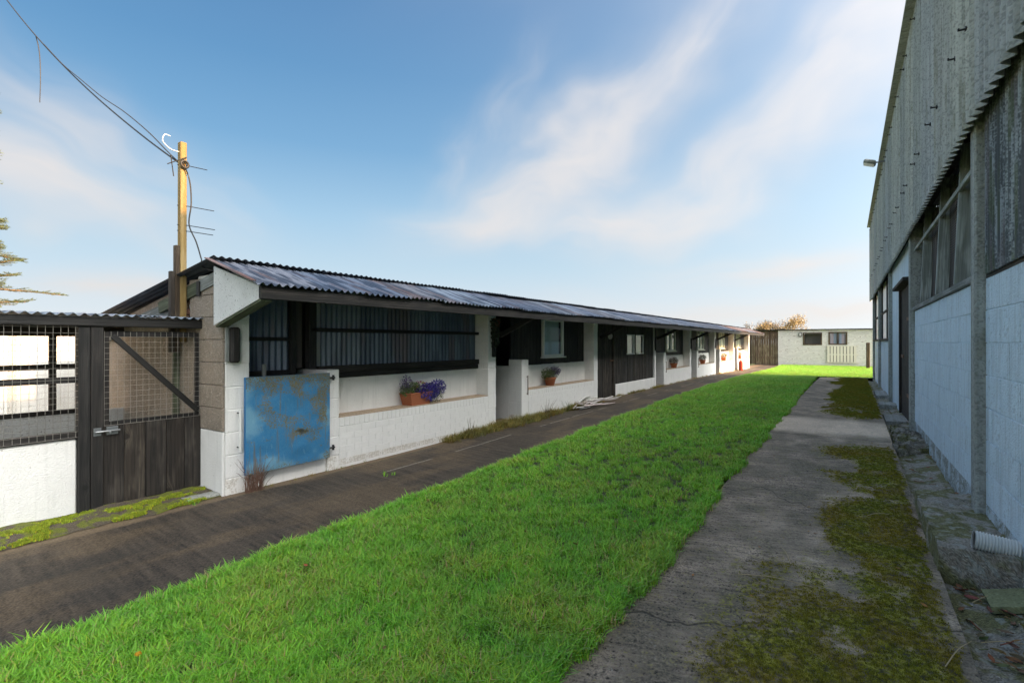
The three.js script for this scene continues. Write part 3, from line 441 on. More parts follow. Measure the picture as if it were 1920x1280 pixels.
    part('rail', B(XR - .045, XR - .005, 1.52, 1.56, 2.85, 3.47, .003, true), M.black[1], up); part('rail', B(XR - .045, XR - .005, 1.14, 1.19, 2.85, 3.47, .003, true), M.black[1], up); part('stile', B(XR - .05, XR, 1.12, 2.15, 3.47, 3.53, .003), M.black[1], up);
    part('prop_stick', B(XR + .10, XR + .13, .9, 1.27, 3.06, 3.095, .003), M.greyWood, stable);
  }
  { // blue half door
    const d = group('half_door', stable); d.userData.label = 'weathered blue sheet metal half door with rust patches';
    const X = -5.055, D0 = 2.78, D1 = 3.77, y0 = .17, y1 = 1.15;
    part('door_sheet', mergeGeometries([grid(40, 40, (s, t) => [X + .014 * Math.sin(s * 3.1) * Math.sin(t * 3.3) + (fbm(s * 5, t * 5, 3) - .5) * .03 * smooth(0, .1, Math.min(s, 1 - s, t, 1 - t)), lerp(y0, y1, t), -lerp(D0, D1, s)], (s, t) => [s, t])]), M.blueDoor, d);
    part('door_frame', [B(X - .035, X - .004, y0, y1, D0, D0 + .03, .003), B(X - .035, X - .004, y0, y1, D1 - .03, D1, .003), B(X - .035, X - .004, y1 - .03, y1, D0 + .03, D1 - .03, .003), B(X - .035, X - .004, y0, y0 + .03, D0 + .03, D1 - .03, .003), B(X - .002, X + .004, y0, y1, D0 - .004, D0 + .0, .001)], M.blue, d);
    for (const y of [1.09, .275]) part('hinge', [tube([V(X - .01, y, D1 - .02), V(X - .01, y, D1 + .075)], .011), tube([V(X - .01, y - .03, D1 + .055), V(X - .01, y + .03, D1 + .055)], .014)], M.blackSteel, d);
    const h = group('grab_bar', stable); part('bar', tube([V(-5.055, .43, 2.725), V(-5.055, .84, 2.725)], .011, .011, 7), M.white, h); for (const y of [.46, .80]) part('bracket', tube([V(-5.12, y, 2.725), V(-5.055, y, 2.725)], .007), M.blackSteel, h);
  }
  // gable panel, its bracket and underboard
  const gp = new THREE.Shape([[-5.12, 2.235], [-4.335, 2.0], [-4.335, 1.885], [-5.12, 1.665]].map(([a, b]) => new THREE.Vector2(a, b)));
  part('gable_panel', new THREE.ExtrudeGeometry(gp, { depth: .012, bevelEnabled: false }).translate(0, 0, -2.515), M.gable, stable);
  part('soffit_board', bar(V(-5.11, 1.655, 2.57), V(-4.335, 1.874, 2.57), .11, .018), M.mossyWood, stable);
  part('bracket', B(XF + .003, XF + .085, 1.30, 1.652, 2.63, 2.72, .02), M.black[2], stable); part('bracket_board', B(XF + .003, XF + .04, 1.31, 1.652, 2.605, 2.628, .003), M.greyWood, stable);

  function stdBay(D0, D1, n) {
    const wing0 = D0 + .82, wing1 = D0 + 1.06, p0 = D1 - .22;
    blockWall('wing_wall', -5.40, XF, wing0, wing1, -.06, 1.18, M.paint, stable); part('wing_wall_rear', B(-5.95, -5.402, -.06, 1.05, wing0, wing1), M.paint, stable);
    ledgeWall(wing1, p0, n === 2);
    part('recess_wall', B(XR - .15, XR, .6, 1.05, wing1, p0), M.paint, stable);
    const c = group('timber_cladding', stable), w0 = D0 + (n === 2 ? 2.02 : 1.82), w1 = w0 + (n === 2 ? .79 : .98);
    addBoards(c, XR - .03, wing0 + .02, p0, 1.05, 2.16, n === 2 ? .125 : .14, M.black, [[w0 - .04, w1 + .04, 1.19, 1.99]], .024, (m) => (m < wing1 ? 1.19 : m < w0 - .05 ? 1.02 : m < w1 + .05 ? 1.06 : 1.055));
    windowUnit(w0, w1, 1.25, 1.95, n !== 2, n === 2 ? M.white : M.greenFrame);
    if (D1 < 32.9) pierAt(p0, D1); else blockWall('pier', XR - .04, XF, p0, D1, -.06, pierTop, M.paint, stable);
    strutAt(D0 + .1, stable); part('bracket', B(XF + .003, XF + .05, 1.25, 1.66, D0 - .14, D0 - .06, .015), M.black[1], stable);
    const bl = group('chain_bolt', stable); part('rod', tube([V(XF + .03, .52, wing0 + .17), V(XF + .03, .88, wing0 + .17)], .008), M.rustSteel, bl); for (const y of [.54, .86]) part('staple', tube([V(XF - .01, y, wing0 + .17), V(XF + .035, y, wing0 + .17)], .006), M.blackSteel, bl);
  }
  stdBay(7.17, 11.38, 2); for (const i of [3, 4, 5, 6]) stdBay(bays[i], bays[i + 1], i + 1);
  { // bay three: boarded flush, with a door
    const D0 = 11.38, D1 = 15.74, dr = group('plank_door', stable); dr.userData.label = 'dark plank door reaching the ground';
    addBoards(dr, XF - .05, 11.40, 12.36, .02, 2.1, .12, M.brown.slice(1)); part('post', B(XF - .07, XF - .0, .0, 2.15, 12.37, 12.49, .004), M.brown[2], dr); part('latch', [B(XF - .03, XF - .015, 1.02, 1.06, 12.2, 12.44, .003), tube([V(XF, 1.04, 12.3), V(XF + .04, 1.04, 12.3)], .008)], M.rustSteel, dr);
    const c = group('timber_cladding', stable); addBoards(c, XF - .045, 12.49, 15.58, .42, 2.12, .115, [M.brown[1], M.brown[3], M.black[2], M.brown[0]], [[13.38, 13.92, 1.2, 1.71], [14.12, 14.66, 1.2, 1.71]]);
    for (const [a, b] of [[13.38, 13.93], [14.12, 14.67]]) { const w = group('window', stable), X = XF - .04; part('frame', [B(X - .02, X + .025, 1.17, 1.2, a - .02, b + .02, .003), B(X - .02, X + .025, 1.70, 1.72, a - .02, b + .02, .003), B(X - .02, X + .024, 1.2, 1.7, b - .06, b - .01, .003)], M.white, w); part('pane', B(X - .01, X - .005, 1.2, 1.7, a, b - .06), M.glass, w); part('curtain', B(X - .09, X - .085, 1.15, 1.74, a - .05, b + .05), plain(.40, .46, .34), w); }
    part('low_wall', B(XR, XF, -.1, .415, 12.49, 15.60, .01), M.paint, stable); part('post_board', B(XR, XF + .004, -.05, 2.19, 15.605, 15.74, .006), M.paint, stable); part('top_post', B(XF + .006, XF + .03, 1.33, 2.15, 15.60, 15.70, .003), M.black[1], stable);
    strutAt(11.5, stable); strutAt(15.8, stable);
  }
  // roof: front pitch over the overhang, long rear pitch, fascia
  const roof = group('roof', stable), sl = Math.hypot(.82, .275), fsv = [0, 1, 2, 3, 4, 5, 6].map((k) => shiftUv(wave(.684, sl, .076, .0125, 8, .003, 2), k * .61, k * .37)), X3 = new THREE.Vector3(0, 0, -1);
  const place = (o, D, X0, y0, X1, y1, lift) => { const y = new THREE.Vector3(X1 - X0, y1 - y0, 0).normalize(), x = X3.clone().applyAxisAngle(y, lift), z = new THREE.Vector3().crossVectors(x, y); if (z.y < 0) z.negate(); o.applyMatrix4(new THREE.Matrix4().makeBasis(x, y, z).setPosition(V(X0, y0, D))); };
  for (let k = 0, D = 2.42; D < 32.6; k++, D += .608) {
    const far = smooth(5, 15, D), m = k === 0 ? M.iron[5] : r() < .35 + far * .45 ? pick([M.iron[2], M.iron[3], M.iron[2], M.iron[4]], r) : pick([M.iron[0], M.iron[1], M.iron[4]], r), dy = (r() - .5) * .016;
    const o = part('roof_sheet', pick(fsv, r), D > 23.5 ? pick([M.iron[3], M.rust, M.iron[5]], r) : m, roof); place(o, D, -5.09 + (r() - .5) * .02, 2.285 + dy, -4.27 + (r() - .5) * .05, 2.012 + dy, .006 + (r() - .5) * .003);
  }
  const rs = wave(.684, 4.3, .076, .0095, 6, .003, 1);
  for (let k = 0, D = 2.45; D < 32.6; k++, D += .608) { const o = part('roof_sheet', rs, pick(M.tar, r), roof), dy = (r() - .5) * .01; place(o, D, -5.02 + (r() - .5) * .03, 2.318 + dy, -9.25, 1.61 + dy, -.006); }
  part('verge_flashing', bar(V(-5.09, 2.30, 2.425), V(-4.28, 2.035, 2.425), .05, .012), M.rust, roof);
  part('fascia', B(-4.345, -4.305, 1.885, 1.998, 2.503, 32.95, .004, true), M.black[2], roof);
  for (let D = 3.4; D < 32.5; D += 1.05) part('rafter', bar(V(-5.25, 2.20, D), V(-4.35, 1.945, D), .05, .09), M.black[1], roof);
  // boards and timbers on the gable end
  part('barge_board', bar(V(-5.14, 2.155, 2.575), V(-5.52, 2.075, 2.575), .03, .12), M.greyWood, stable);
  part('barge_board', bar(V(-5.55, 2.065, 2.572), V(-6.45, 1.885, 2.572), .03, .13), M.mossyWood, stable);
  part('barge_board', bar(V(-6.2, 1.90, 2.62), V(-8.6, 1.50, 2.62), .03, .15), M.greyWood, stable);
  part('bracket', B(-5.55, -5.5, 1.97, 2.12, 2.54, 2.56, .003), M.blackSteel, stable);
  part('cable_clip', [B(-5.82, -5.77, 1.86, 1.90, 2.60, 2.63, .004), tube([V(-5.80, 1.9, 2.62), V(-5.76, 1.98, 2.62)], .005)], M.white, stable);
}
settle(stable, -7, 0, 17);

// ---------------------------------------------------------------- kennel
const kennel = thing('kennel', 'black timber dog kennel with wire mesh front beside the stable gable', 'kennel');
{
  const X = -5.55, r = rng(3);
  part('low_wall', B(X - .13, X, -.1, .672, -1.5, 1.585, .012), M.oldPaint, kennel);
  const meshPanel = (D0, D1, y0, y1, XX, parent) => { const g = []; for (let d = D0; d <= D1 + .001; d += .0495) g.push(tube([V(XX, y0, d), V(XX, y1, d)], .0014, .0014, 4)); for (let y = y0; y <= y1 + .001; y += .0495) g.push(tube([V(XX + .0028, y, D0), V(XX + .0028, y, D1)], .0014, .0014, 4)); const o = part('wire_mesh', g, M.wire, parent); o.userData.kind = 'stuff'; return o; };
  meshPanel(-1.5, 1.585, .69, 1.64, X + .022, kennel);
  part('rail', B(X - .06, X + .0, 1.155, 1.205, -1.5, 1.66, .004, true), M.black[2], kennel); part('rail', B(X - .06, X + .012, .675, .735, -1.5, 1.585, .004, true), M.black[2], kennel);
  for (const d of [.55, -.6]) part('post', B(X - .12, X - .062, .675, 1.64, d - .03, d + .03, .004), M.black[1], kennel);
  part('post', B(X - .07, X + .026, .0, 1.64, 1.588, 1.672, .006), M.black[0], kennel); part('post', B(X - .07, X + .03, .0, 1.64, 1.676, 1.765, .006), M.black[2], kennel); part('post', B(X - .07, X + .03, .0, 1.64, 2.592, 2.655, .006), M.black[1], kennel);
  part('head_beam', B(X - .05, X + .045, 1.642, 1.722, -1.5, 2.658, .005, true), M.black[1], kennel);
  const door = group('door', kennel); door.userData.label = 'kennel door of dark planks below and wire mesh above';
  const bw = [1.768, 1.925, 2.095, 2.27, 2.43, 2.588]; for (let k = 0; k < 5; k++) part('board', B(X - .012, X + .012 + (r() - .5) * .006, .045, .765 + (r() - .5) * .006, bw[k] + .003, bw[k + 1] - .003, .003), M.brown[[0, 2, 0, 3, 0][k]], door);
  part('stile', B(X - .045, X - .014, .06, 1.60, 1.768, 1.82, .003), M.black[2], door); part('stile', B(X - .045, X - .014, .06, 1.60, 2.545, 2.588, .003), M.black[1], door); part('top_rail', B(X - .045, X - .014, 1.555, 1.605, 1.82, 2.545, .003, true), M.black[1], door); part('mid_rail', B(X - .045, X - .014, .73, .79, 1.82, 2.545, .003, true), M.black[1], door);
  part('brace', bar(V(X + .032, 1.56, 1.83), V(X + .032, .82, 2.54), .022, .05), M.black[0], door); meshPanel(1.772, 2.586, .76, 1.60, X + .016, door);
  const lt = group('bolt', door); part('slide', [tube([V(X + .045, .715, 1.70), V(X + .045, .715, 1.88)], .009, .009, 7), tube([V(X + .045, .715, 1.80), V(X + .085, .70, 1.80)], .007)], M.steel, lt); part('plate', [B(X + .031, X + .036, .68, .75, 1.69, 1.745, .001), B(X + .014, X + .036, .68, .75, 1.785, 1.87, .002)], M.steel, lt);
  part('threshold', B(X - .1, X + .06, -.05, .04, 1.77, 2.66, .012), M.concrete, kennel);
  part('step', B(X + .06, X + .40, -.05, .03, 2.28, 2.62, .015), M.concrete, kennel);
  // inside: back wall with clear corrugated sheets, rails, posts, rendered side wall, floor
  const XB = -7.4;
  part('back_wall', B(XB - .12, XB, -.1, .70, -1.5, 2.66), M.gable, kennel); part('floor', B(XB, X - .13, -.1, .01, -1.5, 2.66), M.concrete, kennel); part('top_board', B(XB - .04, XB + .02, 1.57, 1.76, -1.5, 2.66, .004, true), M.brown[2], kennel);
  const clearMat = new THREE.MeshPhysicalMaterial({ color: rgb(.97, .97, .96), roughness: .3, transmission: .93, thickness: 0, ior: 1.4, side: THREE.DoubleSide }), cs = wave(.684, .9, .076, .009, 6, .002); for (let d = -1.5, k = 0; d < 2.0; d += .608, k++) { const o = part('clear_sheet', cs, clearMat, kennel); o.applyMatrix4(new THREE.Matrix4().makeBasis(new THREE.Vector3(0, 0, -1), new THREE.Vector3(0, 1, 0), new THREE.Vector3(1, 0, 0)).setPosition(V(XB - .06 + (k % 2) * .004, .69, d))); }
  part('rail', B(XB, XB + .04, 1.20, 1.26, -1.5, 2.3, .004, true), M.brown[0], kennel); part('rail', B(XB, XB + .04, .70, .75, -1.5, 2.3, .004, true), M.black[2], kennel); for (const d of [1.86, 2.32, .9, -.1]) part('post', B(XB + .001, XB + .05, .70, 1.57, d, d + .06, .004), M.brown[0], kennel);
  part('side_wall', B(XB, X - .10, .011, 1.74, 2.56, 2.60), M.render, kennel); part('side_patch', B(-6.75, -6.05, .012, .62, 2.545, 2.558), M.paint, kennel); part('hatch', B(-6.55, -6.38, .30, .56, 2.535, 2.544, .003), M.inside, kennel); part('hatch_frame', [B(-6.58, -6.55, .28, .60, 2.532, 2.543), B(-6.38, -6.35, .28, .60, 2.532, 2.543), B(-6.55, -6.38, .57, .60, 2.532, 2.543)], M.white, kennel);
  part('post', B(-5.98, -5.93, .02, 1.66, 2.50, 2.555, .004), M.mossyWood, kennel);
  const roof = group('roof', kennel), ks = wave(.684, 2.05, .076, .011, 8, .004); for (let d = -1.5, k = 0; d < 2.3; d += .608, k++) { const o = part('roof_sheet', ks, M.kroof, roof), y = new THREE.Vector3(-1, .02, 0).normalize(), x = new THREE.Vector3(0, (k % 2 ? 1 : -1) * .004, -1).normalize(), z = new THREE.Vector3().crossVectors(x, y); if (z.y < 0) z.negate(); o.applyMatrix4(new THREE.Matrix4().makeBasis(x, y, z).setPosition(V(X + .07 + (k === 2 ? .02 : 0), 1.742, Math.min(d, 2.03)))); }
}
settle(kennel, -6.4, 0, .6);
single('added_backdrop_wall', [B(-10.2, -10, -.3, 1.86, -3, 2.9, .02)], M.paint, V(-10.1, -.22, 0), 'added white wall brightening the kennel sheets from behind', 'wall');  // wall added to catch the sun and whiten the clear sheets

// ---------------------------------------------------------------- barn
const barn = thing('barn', 'tall grey fibre cement clad barn on pale blue painted block walls', 'barn');
const BX = .90, bx = (D) => BX - .0080 * D;                                // wall face of the barn: it runs very slightly towards the lens axis
{
  const r = rng(21), W = 15, END = 24.6, Y0 = -.15;
  // built square to x = 0 and turned as a whole
  const posts = [.4, 5.42, 10.4, 15.3, 20.2, 24.47];
  const wallPanel = (D0, D1, y0, y1, blocks, parent = barn, m = M.barnPaint) => {
    const w = part('block_wall', B(.008, .2, y0, y1 - .003, D0, D1), m, parent); if (!blocks) return;
    const g = [0, 1, 2, 3, 4].map(() => B(0, .05, 0, .246, 0, .496, .004)); let row = 0;
    for (let y = 0; y < y1 - .02; y += .25, row++) for (let d = D0 - (row % 2) * .25; d < D1 - .04; d += .5) { const a = Math.max(D0 + .001, d), b = Math.min(D1 - .001, d + .496); if (b - a < .05) continue; const full = a === d && b - a > .4959, o = part('block', full ? pick(g, r) : B(0, .05, 0, .246, 0, b - a, .004), row === 0 || (row === 1 && r() < .3) ? M.barnSplash : m, w); o.position.set((r() - .5) * .005, y + (r() - .5) * .002, -a); }
  };
  wallPanel(2.4, 5.34, Y0, 2.0, true); wallPanel(5.50, 10.32, Y0, 2.0, true); wallPanel(13.2, 15.22, Y0, 3.3, false); wallPanel(10.48, 11.05, Y0, 3.3, false); wallPanel(11.05, 13.2, 2.62, 3.3, false); wallPanel(15.38, 20.12, Y0, 1.55, false); wallPanel(20.28, 24.4, Y0, 1.55, false); wallPanel(-1, 2.4, Y0, 2.0, false);
  for (const d of posts) part('concrete_post', B(-.065, .15, Y0, 3.4, d - .08, d + .08, .012), M.concretePost, barn);
  // louvred opening: sill, fins leaning back, rail, netting, dark behind
  const lv = group('slatted_opening', barn); part('sill', B(-.03, .2, 2.003, 2.06, 5.5, 10.32, .006, true), M.greyWood, lv);
  for (const d of [6.55, 7.8, 9.3]) part('fin', bar(V(.03, 2.06, d), V(.09, 3.45, d), .12, .05), M.finWood, lv);
  part('rail', bar(V(.015, 2.98, 5.5), V(.015, 2.98, 10.32), .035, .05), M.finWood, lv);
  for (const [a, b] of [[5.5, 6.55], [6.6, 7.8], [7.85, 9.3], [9.35, 10.32]]) { const g = []; for (let y = 2.06; y < 3.3; y += .028) g.push(B(.1, .104, y, y + .017, a, b)); const o = part('netting', g, M.netting, lv); o.userData.kind = 'stuff'; part('lining_board', B(.16, .18, 2.06, 3.4, a + .02, b - .4, .003), M.brown[2], lv); }
  // upper cladding: big sheets with a serrated foot, and hook bolts in two rows
  const cl = group('upper_cladding', barn), bigs = [0, 1, 2, 3, 4].map((k) => shiftUv(wave(1.095, 2.9, .146, .027, 8, .008, 1), k * .77, k * .53));
  for (let k = 0, d = -1.2; d < END - .2; k++, d += 1.022) { const o = part('cladding_sheet', pick(bigs, r), pick(M.cement, r), cl); o.applyMatrix4(new THREE.Matrix4().makeBasis(new THREE.Vector3(.004, 0, -1).normalize(), new THREE.Vector3(0, 1, 0), new THREE.Vector3(1, 0, .004).normalize()).setPosition(V(-.115 + (k % 2) * .004, 3.16 + (r() - .5) * .012, d))); }
  const bolt = mergeGeometries([tube([V(-.05, 0, 0), V(.04, 0, 0)], .008, .008, 5), tube([V(-.012, 0, 0), V(0, 0, 0)], .02, .02, 6), tube([V(-.05, -.004, 0), V(-.05, .016, 0)], .007, .007, 5)].map((g) => g.toNonIndexed()));
  for (const y of [3.88, 5.84]) for (let d = .55; d < END - .3; d += 1.533) for (const o2 of [0, .47]) { const o = part('hook_bolt', bolt, M.blackSteel, cl); o.position.copy(V(-.135, y + (r() - .5) * .02 + 0, d + o2)); }
  part('eave_trim', B(-.24, -.07, 6.03, 6.07, -1.2, END, .006, true), M.cement[2], barn); part('cladding_rail', B(-.08, .1, 3.42, 3.52, -1, END - .1, .004, true), M.brown[0], barn);
  // narrow old sheets on the first bay, above the blocks
  const osv = [0, 1, 2, 3].map((k) => shiftUv(wave(.684, 1.32, .076, .012, 8, .004), k * .71, k * .4)); const lc = group('lower_cladding', barn);
  for (let k = 0, d = 1.5; d < 5.0; k++, d += .608) { const o = part('cladding_sheet', pick(osv, r), pick(M.old, r), lc); o.applyMatrix4(new THREE.Matrix4().makeBasis(new THREE.Vector3(0, 0, -1), new THREE.Vector3(0, 1, 0), new THREE.Vector3(1, 0, 0)).setPosition(V(-.02 + (k % 2) * .004, 2.02, Math.min(d, 4.66)))); }
  part('base_rail', B(.0, .1, 1.99, 2.05, 1.5, 5.33, .004, true), M.brown[2], lc);
  // door with its hood, tall panes in the far bays
  const dr = group('door', barn); { let d = 11.10; for (let k = 0; k < 10; k++) { const b = d + .2; part('board', B(.03, .06, .02, 2.55, d + .004, b - .004, .003), M.brown[k % 3 === 1 ? 2 : 0], dr); d = b; } part('hinge', [B(.018, .029, .5, .56, 11.1, 11.9), B(.018, .029, 1.9, 1.96, 11.1, 11.9), B(.018, .029, 1.2, 1.26, 12.6, 13.08)], M.rustSteel, dr); }
  part('door_frame', [B(-.01, .1, -.1, 2.62, 11.05, 11.098, .004), B(-.01, .1, -.1, 2.62, 13.102, 13.2, .004)], M.brown[3], barn); part('door_hood', B(-.11, .1, 2.56, 2.619, 10.95, 13.3, .006, true), M.brown[1], barn);
  for (const [a, b] of [[15.4, 20.1], [20.3, 24.38]]) { const w = group('window', barn); for (const [c, e] of [[a, (a + b) / 2], [(a + b) / 2, b]]) { part('pane', B(.055, .06, 1.62, 2.38, c + .05, e - .05), M.milk, w); part('pane', B(.055, .06, 2.44, 3.3, c + .05, e - .05), M.milk, w); part('mullion', B(.02, .1, 1.6, 3.3, e - .05, e - .001, .004), M.brown[2], w); } part('sill', B(-.06, .1, 1.552, 1.61, a, b, .006, true), M.brown[2], w); part('transom', B(.02, .1, 2.38, 2.44, a + .002, b - .052, .004, true), M.brown[0], w); }
  // the rest of the shell: roof slopes, gables, far wall (they shade the yard)
  const rf = group('roof', barn); part('roof_slope', bar(V(-.22, 6.10, (END - 1) / 2), V(W / 2, 7.9, (END - 1) / 2), END + 1.1, .03), M.cement[1], rf); part('roof_slope', bar(V(W + .22, 6.10, (END - 1) / 2), V(W / 2, 7.9, (END - 1) / 2), END + 1.1, .03), M.cement[1], rf);
  const gs = new THREE.Shape([[0, Y0], [W, Y0], [W, 6.09], [W / 2, 7.88], [0, 6.09]].map(([a, b]) => new THREE.Vector2(a, b)));
  for (const d of [END - .05, -.95]) part('gable', new THREE.ExtrudeGeometry(gs, { depth: .1, bevelEnabled: false }).translate(.02, 0, -d - .05), M.cement[0], barn);
  part('far_wall', B(W - .1, W + .1, Y0, 6.115, -1, END - .1), M.cement[0], barn); part('floor', B(.2, W - .1, Y0, .01, -.85, END - .15), M.concrete, barn);
  part('corner_flashing', B(-.15, .02, 3.2, 6.03, END - .02, END + .02, .004), M.cement[2], barn);
}
barn.position.set(BX, 0, 0); barn.rotation.y = Math.atan(.0080);

{ // flood lamp on the barn eave
  const f = thing('flood_lamp', 'small grey flood lamp on an arm at the barn eave', 'lamp'), D = 15.2, X = bx(D);
  part('arm', [tube([V(X - .13, 5.86, D), V(X - .33, 5.86, D)], .018, .018, 6), B(X - .14, X - .1, 5.79, 5.93, D - .06, D + .06, .006)], M.steel, f);
  const h = part('lamp_housing', B(-.13, .13, -.035, .06, -.16, .16, .03), M.concretePost, f); h.position.copy(V(X - .44, 5.86, D)); h.rotation.z = -.35;
  const g = part('lamp_glass', B(-.11, .11, -.045, -.036, -.14, .14, .003), M.glass, f); g.position.copy(V(X - .44, 5.86, D)); g.rotation.z = -.35;
  settle(f, X - .12, 5.79, D);
}

// ---------------------------------------------------------------- far outbuilding, plank fence, gate posts
const out = thing('brick_outbuilding', 'low cream painted brick outbuilding closing the far end of the yard', 'outbuilding');
{
  const D = 38, x = (px, d = D) => { const k = (px - 960) / 960, s = Math.sin(YAW), c = Math.cos(YAW); return d * (k * c - s) / (k * s + c); };
  const X0 = x(1459.5), H = 2.30, wins = [[x(1506), x(1542), 1.34, 2.14], [x(1554), x(1589.5), 1.36, 2.17]];
  const cols = [X0, wins[0][0], wins[0][1], wins[1][0], wins[1][1], 13];
  for (let k = 0; k < 5; k++) { const isWin = k === 1 || k === 3, w = wins[k === 1 ? 0 : 1]; if (isWin) { part('brick_wall', B(cols[k], cols[k + 1], -.1, w[2], D, D + .22), M.farBrick, out); part('brick_wall', B(cols[k], cols[k + 1], w[3], H, D, D + .22), M.farBrick, out); } else part('brick_wall', B(cols[k], cols[k + 1], -.1, H, D, D + .22), M.farBrick, out); }
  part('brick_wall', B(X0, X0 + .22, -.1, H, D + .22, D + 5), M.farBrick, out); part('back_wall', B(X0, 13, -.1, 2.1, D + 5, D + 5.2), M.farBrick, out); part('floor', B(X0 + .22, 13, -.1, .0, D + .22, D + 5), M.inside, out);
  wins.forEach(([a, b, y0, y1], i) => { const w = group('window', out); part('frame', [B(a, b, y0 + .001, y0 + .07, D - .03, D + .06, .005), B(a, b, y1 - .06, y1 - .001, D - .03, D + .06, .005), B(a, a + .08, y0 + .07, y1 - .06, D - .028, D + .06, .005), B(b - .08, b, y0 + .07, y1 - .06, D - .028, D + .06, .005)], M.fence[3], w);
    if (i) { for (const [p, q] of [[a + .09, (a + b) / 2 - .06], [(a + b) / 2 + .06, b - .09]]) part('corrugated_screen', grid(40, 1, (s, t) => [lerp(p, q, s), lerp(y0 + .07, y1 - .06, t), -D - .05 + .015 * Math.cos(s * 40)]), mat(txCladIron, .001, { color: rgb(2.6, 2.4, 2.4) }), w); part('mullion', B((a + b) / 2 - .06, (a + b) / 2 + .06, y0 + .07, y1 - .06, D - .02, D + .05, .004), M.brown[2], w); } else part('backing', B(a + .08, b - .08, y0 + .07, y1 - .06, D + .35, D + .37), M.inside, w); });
  const door = group('slat_gate', out); door.userData.label = 'cream slatted hay rack on the brick front'; { const a = x(1551), b = x(1607), n = 9; for (let k = 0; k < n; k++) part('slat', B(lerp(a, b, k / n) + .016, lerp(a, b, (k + 1) / n) - .016, .27, 1.27, D - .055, D - .03, .004), M.creamWood, door); part('rail', B(a, b + .1, .22, .262, D - .05, D - .004, .004, true), M.creamWood, door); part('rail', B(a, b + .1, .72, .78, D - .029, D - .004, .004, true), M.creamWood, door); part('rail', B(a, b + .1, 1.275, 1.31, D - .05, D - .004, .004, true), M.creamWood, door); part('backing', B(a + .02, b - .02, .28, 1.26, D - .0035, D - .001), M.black[2], door); }
  const rf = group('roof', out), sw = wave(.76, 5.6, .076, .012, 6, .004); for (let X = -6.4; X < 13; X += .70) { const o = part('roof_sheet', sw, M.tar[1], rf), y = new THREE.Vector3(0, -.035, -1).normalize(), xx = new THREE.Vector3(1, .004, 0).normalize(), z = new THREE.Vector3().crossVectors(xx, y); if (z.y < 0) z.negate(); o.applyMatrix4(new THREE.Matrix4().makeBasis(xx, y, z).setPosition(V(X, H + .055, D - .16))); }
  part('wall_plate', B(-6.4, 13, H + .001, H + .038, D - .04, D + .2, .004, true), M.black[2], rf);
  settle(out, 4, 0, D + 2);
  const wl = thing('wall_lamp', 'round wall lamp left of the outbuilding window', 'lamp', 'wall lamps'); { const X = x(1501); part('bowl', new THREE.SphereGeometry(.10, 12, 10).scale(.8, 1.2, .7).translate(X, 2.02, -D + .06), M.milk, wl); part('ring', new THREE.TorusGeometry(.11, .022, 6, 14).scale(.85, 1.25, 1).translate(X, 2.02, -D + .03), M.blackSteel, wl); settle(wl, X, 1.9, D); }
  const fence = thing('plank_fence', 'tall brown plank fence between stable end and brick outbuilding', 'fence'), r = rng(55);
  for (let X = -6.3, k = 0; X < X0 - .03; k++) { const w = .13 + r() * .04, b = Math.min(X0 - .004, X + w); part('plank', B(X + .004, b - .004, .03, 2.27 + (r() - .5) * .03, D + .03 + (r() - .5) * .012, D + .055, .004), M.fence[Math.floor(r() * 4)], fence); X = b; }
  for (const y of [.45, 1.75]) part('rail', B(-6.3, X0 - .005, y, y + .09, D + .06, D + .11, .004, true), M.fence[1], fence); settle(fence, -5.2, 0, D);
  single('gate_post', [B(.62, .80, -.05, 1.5, 35.4, 35.6, .02)], M.fence[3], V(.71, 0, 35.5), 'short weathered timber post beyond the barn corner', 'post');
}

